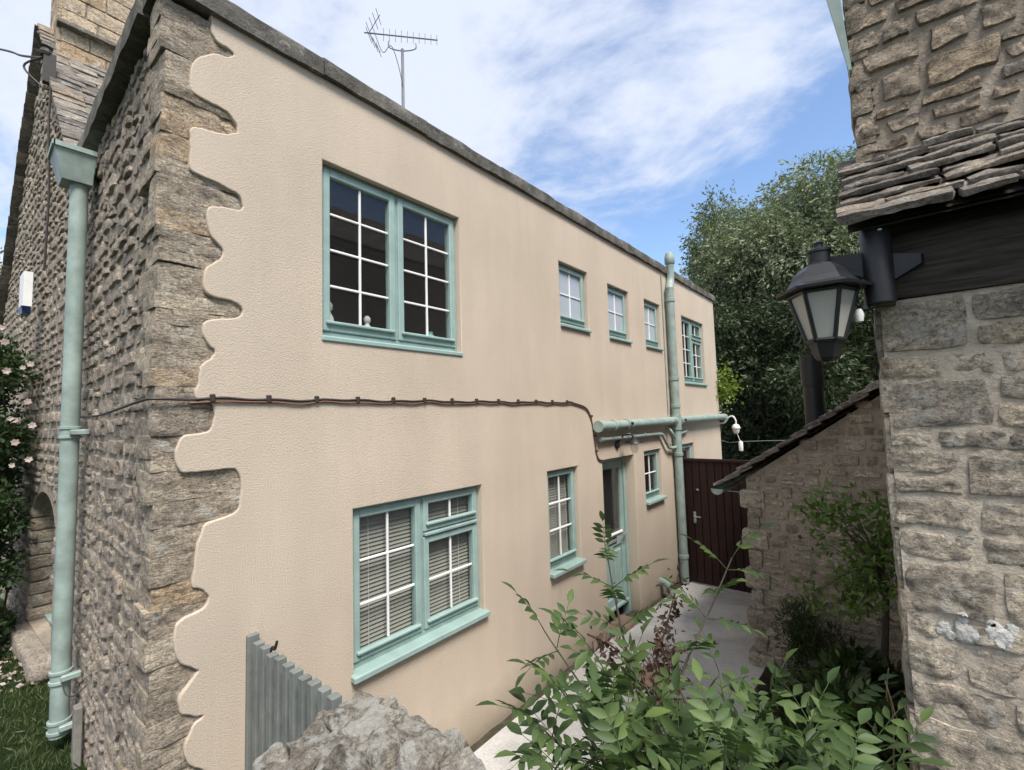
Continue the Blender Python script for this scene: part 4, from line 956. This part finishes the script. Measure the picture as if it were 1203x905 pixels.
MB().add([(LC.x+.02,LC.y-.012,3.150),(LC.x+.02,LC.y+.012,3.150),(1.50,-2.735,3.085),(1.50,-2.760,3.085),(LC.x+.02,LC.y-.012,3.185),(LC.x+.02,LC.y+.012,3.185),(1.50,-2.735,3.185),(1.50,-2.760,3.185)],[(0,1,2,3),(7,6,5,4),(0,4,5,1),(1,5,6,2),(2,6,7,3),(3,7,4,0)]).build('arm','black',ln)
mb = MB(); mb.lathe([(0.040,2.985),(0.046,2.99),(0.046,3.265),(0.038,3.275),(0.0,3.278)],(1.515,-2.785,0),20); mb.box((1.515,-2.828,2.99),(1.60,-2.742,3.27)); mb.build('wall_box','black',ln,True)
mb = MB(); mb.add([(1.575,-2.83,3.17),(1.575,-2.83,3.075),(1.575,-2.915,3.12),(1.575,-2.915,3.155),(1.535,-2.83,3.17),(1.535,-2.83,3.075),(1.545,-2.905,3.12),(1.545,-2.905,3.155)],[(0,1,2,3),(7,6,5,4),(0,4,5,1),(1,5,6,2),(2,6,7,3),(3,7,4,0)]); mb.build('side_bracket','black',ln)
MB().lathe([(0.016,2.965),(0.022,2.972),(0.02,2.988)],(1.50,-2.735,0),10).build('sensor_mount','black',ln,True)
MB().lathe([(0.0,2.925),(0.012,2.93),(0.016,2.955),(0.010,2.975)],(1.485,-2.722,0),10).build('sensor','white',ln,True)
MB().lathe([(0.006,0),(0.006,.004)],(1.470,-2.80,3.245),8).build('screw','white',ln)

# ================================================================== SHED
SXX = 4.70; SY = -1.53
def shed_roof(y): return 1.80+(-1.30-y)*0.70
sh = thing('stone_shed', (5.6,-2.2,0), 'low rubble stone shed with lean-to stone slate roof', 'shed')
mb = MB(); mb.add([(SXX+.022,SY-.012,-.2),(SXX+.022,-3.0,-.2),(SXX+.022,-3.0,shed_roof(-3.0)-.06),(SXX+.022,SY-.012,shed_roof(SY)-.06),(6.85,SY-.012,-.2),(6.85,-3.0,-.2),(6.85,-3.0,shed_roof(-3.0)-.06),(6.85,SY-.012,shed_roof(SY)-.06)],[(0,1,2,3),(7,6,5,4),(0,3,7,4),(3,2,6,7),(1,5,6,2)]); mb.build('wall_core','mortar_dark',sh)
def ins_s(u, v, hu, hv): return v+hv < shed_roof(SY-u)-0.03
qs = stone_courses(0.0,1.30,-0.05,2.85,.07,.15,.10,.28,.018,ins_s,.018,.012)
lay_stones(sh,'stone','shed',(SXX+.02,SY,0),(0,-1,0),(0,0,1),(-1,0,0),qs,(.006,.018),.008,8,6,300,None,rnd=.25,fs=11,pw=9)
for i in range(9):
    z = -.05+i*.205; mb = MB(); L = .42 if i%2 else .24; noisy_box(mb,(SXX+L/2-.005,SY-.06,z+.1),(L,.13 if i%2 else .24,.19),None,(10,5,6),.16,.010,8,i+70); mb.build('corner_stone','shed',sh,True)
sr_ = MB().add([(SXX-.04,-1.28,shed_roof(-1.28)-.03),(6.95,-1.28,shed_roof(-1.28)-.03),(6.95,-3.1,shed_roof(-3.1)-.03),(SXX-.04,-3.1,shed_roof(-3.1)-.03)],[(0,1,2,3)]).build('roof','slate',sh)
y = -1.25; row = 0
while y > -2.95:
    x = SXX-.075+U(-.03,.03)
    while x < 6.9:
        w = U(.18,.36); yc = y-.12; mb = MB(); a = math.atan(.70)-.15; c, s = math.cos(a), math.sin(a)
        noisy_box(mb,(x+w/2,yc+U(-.012,.012),shed_roof(yc)+.035+U(-.004,.008)),(w-.006,.31,U(.026,.042)),Matrix(((1,0,0),(0,c,s),(0,-s,c))),(6,5,1),.32,.010,10,row+x); mb.build('slate','slate',sr_,True); x += w
    y -= .125; row += 1
# half-round gutter along the eaves
mb = MB(); vs=[]; fs=[]; n=10
for xx in (SXX-.09,6.9):
    for rr_ in (.062,.056):
        for j in range(n+1): a=math.pi*j/n; vs.append((xx,-1.275-rr_*math.cos(a),1.785-rr_*math.sin(a)))
m1=n+1
for j in range(n): fs += [(j,j+1,2*m1+j+1,2*m1+j),(m1+j,3*m1+j,3*m1+j+1,m1+j+1)]
fs += [tuple(range(m1)),]
mb.add(vs,fs).build('gutter','pipe',sh)
mb = MB(); mb.tube([(SXX-.03,-1.36,1.765),(SXX-.03,-1.62,1.755)],.004,5); mb.build('gutter_strap','steel',sh)
fl = thing('stove_flue', (5.0,-2.24,2.45), 'black stove flue rising through the shed roof', 'flue')
fc = onX(956,470,5.0)
MB().tube([(fc.x,fc.y,2.2),(fc.x,fc.y,2.88)],.088,18).build('lower_pipe','black',fl,True)
MB().tube([(fc.x,fc.y,2.85),(fc.x,fc.y,3.16)],.102,18).build('upper_sleeve','black',fl,True)

# ================================================================== TREES
def tree(name, base, H, crown, n, leaf, mat, label, droop=0.5, lobes=26, trunk_r=0.28, width=0.34):
    base = Vector(base); t = thing(name, base, label, 'tree', 'trees beyond the gate')
    c0, rad = Vector(crown[0]), Vector(crown[1])
    mb = MB(); top = Vector((c0.x,c0.y,c0.z+rad.z*.5))
    mb.tube(spline([base,base.lerp(top,.3)+Vector((.15,.1,0)),base.lerp(top,.65)+Vector((-.1,.2,0)),top],5),[trunk_r*(.9-.86*min(1,i/11)) for i in range(16)],9)
    L = []
    for i in range(lobes):
        while True:
            d = Vector((U(-1,1),U(-1,1),U(-1,1)))
            if 0.1 < d.length < 1: break
        d = d.normalized()*(d.length**0.5)*0.84
        c = c0+Vector((d.x*rad.x,d.y*rad.y,d.z*rad.z)); L.append((c, U(.24,.42)*min(rad)))
        s = base.lerp(top,U(.25,.8)); mb.tube(spline([s,s.lerp(c,.5)+Vector((0,0,.3)),c],4),[trunk_r*.2*(1-k/9*.85) for k in range(9)],6)
    mb.build('trunk','bark',t,True)
    PP=[]; DD=[]
    per = n//lobes
    for c, r_ in L:
        m_ = int(per*(r_/(.33*min(rad)))**2)
        # sprays: short hanging twigs full of leaves
        ns = max(4,m_//14)
        d = rng.normal(0,1,(ns,3)); d/=np.linalg.norm(d,axis=1)[:,None]; rr_ = r_*rng.uniform(.45,1.15,ns)**.8
        s0 = np.array(c)+d*rr_[:,None]*np.array([1,1,.85])
        dirv = d*0.6+np.array([0,0,-droop])+rng.normal(0,.3,(ns,3)); dirv/=np.linalg.norm(dirv,axis=1)[:,None]
        ln_ = rng.uniform(.35,.95,ns)*leaf*5
        q = rng.uniform(0,1,(ns,14)); P_ = s0[:,None,:]+dirv[:,None,:]*(q*ln_[:,None])[:,:,None]+rng.normal(0,leaf*.45,(ns,14,3))
        PP.append(P_.reshape(-1,3)); DD.append(np.repeat(dirv,14,0))
    me = leaf_cloud(np.concatenate(PP),np.concatenate(DD),leaf,width,.3,.55)
    wrap(me,'crown',mat,t)['kind']='stuff'
    return t
def crown_at(px,py,X,rx,ry,rz): p=onX(px,py,X); return (p,(rx,ry,rz))
c = crown_at(960,345,17,3.2,3.7,4.6); tree('willow_tree',(17.3,c[0].y,-.35),12,c,190000,.14,'treeleaf','tall grey-green willow rising behind the stone shed',.55,64,.35,.36)
c = crown_at(872,330,18,2.2,1.8,3.9); tree('broadleaf_tree',(18,c[0].y,-.35),9,c,52000,.14,'treeleaf','smaller tree with ragged edge against the sky past the house end',.35,26,.22,.38)
c = crown_at(900,440,14,1.8,1.9,2.6); tree('dark_tree',(14.2,c[0].y,-.35),6,c,20000,.14,'darkleaf','dark leafy tree shading the ground behind the gate',.4,18,.2,.4)
c = crown_at(1010,430,13,1.8,1.7,2.8); tree('dark_tree',(13.4,c[0].y,-.35),6,c,17000,.14,'darkleaf','dark leafy tree behind the stove flue',.4,16,.2,.4)
c = crown_at(850,520,15,1.4,1.8,2.2); tree('dark_tree',(15,c[0].y,-.35),4,c,14000,.14,'darkleaf','low dark tree just past the far house corner',.4,14,.16,.4)
c = crown_at(950,520,20,2.0,5.5,3.2); tree('dark_tree',(20,c[0].y,-.35),6,c,22000,.2,'darkleaf','wide dark tree filling the gap between the trunks',.3,24,.2,.45)
c = ((-0.9,21,6.3),(1.6,1.8,3.2)); tree('distant_tree',(-0.9,21,-.35),8,c,16000,.17,'treeleaf','distant tree just showing past the old stone gable',.4,16,.2,.4)
# lime climber on the far corner
lp = onX(849,455,9.55); lc_ = thing('climber', (9.5,0.0,2.6), 'bright lime green climber on the far house corner', 'plant')
P_ = np.array(lp)+rng.normal(0,1,(420,3))*np.array([.12,.14,.20]); wrap(leaf_cloud(P_,rng.normal(0,1,(420,3))+np.array([0,-.5,-.3]),.085,.7,.2,.6),'foliage','lime',lc_)['kind']='stuff'
MB().tube(spline([(9.47,.05,1.9),(9.49,-.02,2.4),(9.5,-.05,2.8)],5),.012,6).build('stem','stem',lc_)
# unseen-in-frame garden side: hedge trees opposite the windows are left out; only what the frame shows is built

# ================================================================== CLIMBING ROSE AT THE GABLE
ro = thing('climbing_rose', (-0.35,4.9,.33), 'dark climbing rose bush with pale pink flowers against the stone gable', 'rose bush')
PP=[];DD=[]
for i in range(120):
    z = U(.35,3.55); yy=4.95+U(-.75,.6); c = np.array([gx(yy)-0.20+U(-.24,.06)-(0.07 if z<1.9 else 0)-(0.05 if z<1.0 else 0),yy,z]); n=150
    d = rng.normal(0,1,(n,3)); d/=np.linalg.norm(d,axis=1)[:,None]; PP.append(c+d*rng.uniform(.3,1,(n,1))*.19); DD.append(d+np.array([-.3,-.4,0]))
wrap(leaf_cloud(np.concatenate(PP),np.concatenate(DD),.062,.6,.25,.5),'foliage','rose',ro)['kind']='stuff'
mb=MB()
for i in range(7): x=-.45+U(-.15,.2); yy=4.95+U(-.4,.4); mb.tube(spline([(x,yy,.3),(x+U(-.1,.1),yy+U(-.2,.2),1.4),(x+U(-.1,.1),yy+U(-.2,.2),3.2)],5),.012,6)
mb.build('stem','stem',ro)
def flower(p, r_, parent, nrm):
    mb=MB(); nrm=Vector(nrm).normalized(); a=nrm.orthogonal().normalized(); b=nrm.cross(a)
    for k_ in range(6):
        t=k_*math.pi/3+U(-.2,.2); d=a*math.cos(t)+b*math.sin(t); e=nrm.cross(d)
        mb.add([p,p+d*r_*.6+e*r_*.42+nrm*r_*.25,p+d*r_*1.05+nrm*r_*U(.1,.3),p+d*r_*.6-e*r_*.42+nrm*r_*.25],[(0,1,2),(0,2,3)])
    mb.build('flower','petal',parent)
for (qx,qy) in ((33,472),(27,432),(8,436),(36,428),(6,402),(12,492),(18,494),(34,540),(14,547),(18,520),(2,385),(38,500)):
    p = onY(qx,qy,U(4.05,4.2)); flower(p,U(.024,.038),ro,(-.2,-1,.1))
P_ = np.stack([rng.uniform(-.75,-.12,260),rng.uniform(3.2,5.2,260),np.full(260,.375)],1); o=wrap(leaf_cloud(P_,rng.normal(0,1,(260,3))*np.array([1,1,.1]),.05,.8,.2,.2),'fallen_petals','petal'); o['kind']='stuff'; tag(o,'pale fallen petals scattered on the lawn under the rose','petals')
n=9000; P_=np.stack([rng.uniform(-.95,.02,n),rng.uniform(1.3,6.2,n),np.full(n,.33)],1); P_[:,2]+=rng.uniform(-.02,.03,n)
o=wrap(leaf_cloud(P_,np.tile(np.array([0,0,1.]),(n,1)),.075,.10,.2,.55),'grass','grass'); o['kind']='stuff'; tag(o,'short green grass along the foot of the rubble wall','grass')

# ================================================================== FOREGROUND SHRUB WITH PINNATE LEAVES
def leaflet(mb, base, d, up, L, W):
    d=d.normalized(); s=d.cross(up).normalized(); up=s.cross(d); rows=[(0.0,.05),(.18,.62),(.42,1.0),(.70,.72),(1.0,.0)]; vs=[]; fs=[]
    for t,w in rows:
        c=base+d*L*t-up*L*.16*t*t
        if w<.01: vs.append(c)
        else: vs+= [c+s*W*w/2+up*W*.18*w, c, c-s*W*w/2+up*W*.18*w]
    for i in range(3):
        a=i*3; fs += [(a,a+1,a+4,a+3),(a+1,a+2,a+5,a+4)]
    fs += [(9,10,12),(10,11,12)]; mb.add(vs,fs)
def pinnate(seed, pairs=4, L=1.0):
    random.seed(seed); mb=MB(); up=Vector((0,0,1)); cv=U(.18,.42); P=lambda t: Vector((L*t*(1-.12*cv*t),.03*math.sin(t*3+seed),-L*cv*t*t*.6))
    mb.tube([P(t) for t in (0,.25,.5,.75,.97)],[.010,.009,.007,.006,.004],4)
    for k_ in range(pairs):
        t=.30+.58*k_/(pairs-.0); tan=(P(t+.02)-P(t)).normalized(); side=Vector((0,1,0)); l=.36*(1-.10*abs(k_-1.4))*U(.88,1.08)
        for s in (-1,1):
            d=(tan*U(.45,.7)+side*s+Vector((0,0,U(-.25,.12)))).normalized(); leaflet(mb,P(t)+side*s*.008,d,Vector((U(-.2,.2),s*U(-.15,.25),1)).normalized(),l,l*U(.36,.44))
    tan=(P(.97)-P(.9)).normalized(); leaflet(mb,P(.95),tan+Vector((0,U(-.1,.1),0)),up,.40,.16)
    me=bpy.data.meshes.new('leaf'); me.from_pydata(mb.v,[],mb.f); me.update(); return me
LEAF=[pinnate(s,4 if s%3 else 3) for s in range(7)]; random.seed(21)
for me in LEAF: me.polygons.foreach_set('use_smooth',[True]*len(me.polygons))
def put_leaf(parent, p, d, L, mat, up=Vector((0,0,1)), roll=0.0, meshes=LEAF):
    me=random.choice(meshes)
    if not me.materials: me.materials.append(MT[mat])
    x=Vector(d).normalized(); y=up.cross(x)
    if y.length<.05: y=Vector((0,1,0)).cross(x)
    y.normalize(); z=x.cross(y); M=Matrix((x,y,z)).transposed(); M=M @ Matrix.Rotation(roll,3,'X')
    o=bpy.data.objects.new('leaf',me); o.matrix_basis=Matrix.Translation(p) @ (M*L).to_4x4(); link(o,parent); return o
sb = thing('ash_sapling', (1.25,-2.15,.3), 'leafy ash sapling with pinnate leaves overhanging the concrete alley', 'shrub')
stems = [ # tip pixel, depth, leaf length, first node, nodes
 (713,650,1.95,.20,.62,4),(640,742,1.75,.24,.62,3),(632,850,1.5,.25,.55,4),(700,770,1.75,.26,.6,4),(752,790,1.75,.25,.6,4),
 (690,865,1.45,.25,.55,4),(770,850,1.55,.26,.55,4),(735,905,1.3,.26,.5,4),(820,880,1.5,.25,.55,4),(868,900,1.4,.25,.5,4),
 (905,835,1.8,.26,.6,4),(950,865,1.6,.25,.55,4),(990,835,1.85,.25,.6,4),(1020,880,1.65,.24,.55,4),(1050,905,1.5,.24,.5,3),
 (860,655,2.1,.25,.60,4),(845,790,1.9,.22,.7,3),(800,905,1.35,.25,.5,4),(655,905,1.35,.25,.5,4),(930,910,1.4,.25,.5,4),(990,915,1.45,.25,.5,4),(880,865,1.65,.22,.6,3),(665,815,1.6,.25,.6,4),(725,830,1.6,.26,.6,4)]
extra = [(U(640,1060),U(850,960),U(1.25,1.75),U(.22,.28),.5,4) for _ in range(6)]
chains = {(860,655):[(815,870,1.75),(800,800,1.85),(835,715,2.0)], (713,650):[(760,850,1.7),(735,760,1.85),(722,700,1.9)]}
for (qx,qy,dep,LL,t0,nn) in stems+extra:
    tip=atD(qx,qy,dep); root=Vector((1.25+U(-.12,.12),-2.15+U(-.15,.15),.28))
    via=[atD(*q) for q in chains[(qx,qy)]] if (qx,qy) in chains else [root.lerp(tip,.5)+Vector((0,0,.18))]
    pth=spline([root]+via+[tip],6 if len(via)>1 else 10); mb=MB(); k_=len(pth); mb.tube(pth,[.009*(1-.75*i/k_) for i in range(k_)],6); mb.build('stem','bark' if len(via)>1 else 'stem',sb,True)
    az=U(0,6.28); tan=(pth[-1]-pth[-3]).normalized()
    for i in range(nn):
        t=t0+(1-t0)*i/(nn-.4); p=pth[min(k_-1,int(t*(k_-1)))]; az+=1.57
        hd=tan.orthogonal().normalized(); hd=Matrix.Rotation(az,3,tan) @ hd
        for s in (1,-1):
            d=(hd*s+Vector((0,0,.30))+tan*.35); put_leaf(sb,p,d,LL*U(.75,1.2)*(1.0-.25*i/nn),'ashleaf',Vector((U(-.3,.3),U(-.3,.3),1)),U(-.3,.3))
    put_leaf(sb,pth[-1],tan+Vector((U(-.3,.3),U(-.3,.3),.1)),LL*.8,'ashleaf')

# withered creeper caught on the sapling
wc = thing('withered_creeper', atD(760,800,1.9), 'withered brown creeper tangled above the sapling', 'dead creeper')
mb=MB(); PP=[]
for chain in ([(800,660,3.2),(792,700,3.0),(783,735,2.8),(772,770,2.5),(758,800,2.2),(745,815,2.0)],[(690,745,2.3),(720,760,2.3),(745,785,2.2),(765,800,2.1),(790,815,2.0)],[(770,735,2.5),(780,765,2.4),(790,790,2.2),(785,825,2.0)]):
    p3=spline([atD(*q) for q in chain],8); mb.tube(p3,.005,5)
    for p in p3[4:]:
        for _ in range(6): PP.append(np.array(p)+rng.normal(0,.035,3))
mb.build('stem','deadleaf',wc)
PP=np.array(PP); wrap(leaf_cloud(PP,rng.normal(0,1,(len(PP),3))+np.array([0,0,-.8]),.055,.45,.6,.3),'dry_leaves','deadleaf',wc)['kind']='stuff'

# ================================================================== PLANTS AGAINST THE SHED
sg = thing('young_tree', (3.35,-2.62,.3), 'slim young tree with yellow-green leaves before the shed wall', 'tree')
tb=Vector((3.35,-2.62,.3)); tt=onX(1040,690,3.35)
mb=MB(); mb.tube(spline([tb,tb.lerp(tt,.5)+Vector((0,.015,0)),tt,tt+Vector((0,.05,.25))],6),[.026-.0007*i for i in range(19)],8); 
PP=[];DD=[]
for i in range(30):
    q=(U(958,1055),U(588,715)); e=onX(q[0],q[1],3.35+U(-.25,.25)); st_=tt+Vector((0,0,U(-.1,.25))); mb.tube(spline([st_,st_.lerp(e,.5)+Vector((0,0,.05)),e],4),[.008,.0075,.007,.006,.005,.004,.004,.003,.003],5)
    n=46; P_=np.array(e)+rng.normal(0,1,(n,3))*np.array([.07,.075,.065]); PP.append(P_); DD.append(rng.normal(0,1,(n,3))+np.array([-.4,0,.1]))
mb.build('trunk','bark',sg,True)
wrap(leaf_cloud(np.concatenate(PP),np.concatenate(DD),.065,.42,.3,.3),'crown','saplingleaf',sg)['kind']='stuff'
def bush(name, c, rad, n, leaf, mat, label, w=.5, dirz=.3, z0=None):
    t=thing(name,(c[0],c[1],.1 if z0 is None else z0),label,'bush'); PP=[];DD=[]
    for i in range(26):
        d=rng.normal(0,1,3); d/=np.linalg.norm(d); cc=np.array(c)+d*np.array(rad)*rng.uniform(.35,.8); m_=n//26
        e=rng.normal(0,1,(m_,3)); e/=np.linalg.norm(e,axis=1)[:,None]; PP.append(cc+e*np.array(rad)*.34*rng.uniform(.4,1,(m_,1))); DD.append(e+np.array([-.2,0,dirz]))
    wrap(leaf_cloud(np.concatenate(PP),np.concatenate(DD),leaf,w,.25,.4),'foliage',mat,t)['kind']='stuff'
    mb=MB()
    for i in range(8): mb.tube(spline([(c[0]+U(-.03,.03),c[1]+U(-.03,.03),.05),(c[0]+U(-.5,.5)*rad[0],c[1]+U(-.5,.5)*rad[1],c[2]),(c[0]+U(-.8,.8)*rad[0],c[1]+U(-.8,.8)*rad[1],c[2]+rad[2]*.6)],5),.006,5)
    mb.build('stem','stem',t); return t
c=onX(955,748,4.35); bush('feathery_bush',(c.x,c.y,c.z),(.26,.30,.46),5200,.055,'bush','dark feathery bush against the shed wall',.16,.5)
c=onX(1015,815,3.3); bush('leafy_bush',(c.x,c.y,c.z),(.35,.30,.28),1500,.09,'bush','broad-leaved dark plant at the foot of the young tree',.6)
c=onX(1000,870,2.5); bush('leafy_bush',(c.x,c.y,c.z),(.40,.40,.30),1500,.085,'bush','dark leafy undergrowth beside the limestone building',.55)
c=onX(880,905,2.4); bush('leafy_bush',(c.x,c.y,c.z-.1),(.40,.40,.30),1300,.085,'bush','dark leafy undergrowth beneath the ash sapling',.55)
dg=thing('dry_grass_tuft',(2.0,-2.7,.4),'pale dry grass stalks beside the limestone building','grass tuft')
for chain in ([(1062,880,2.0),(1052,840,2.0),(1040,800,2.05)],[(1070,900,1.9),(1040,870,1.9),(1012,842,1.95)],[(1072,905,1.8),(1064,880,1.8),(1058,866,1.8)],[(1074,890,1.9),(1068,850,1.9),(1060,820,1.95)],[(1050,860,2.1),(1042,820,2.1),(1044,785,2.1)]):
    top=[atD(*q) for q in chain]; mb=MB(); mb.tube(spline([Vector((1.75+U(-.1,.1),-2.62+U(-.05,.05),.4))]+top,6),.0028,4); mb.build('stalk','straw',dg)
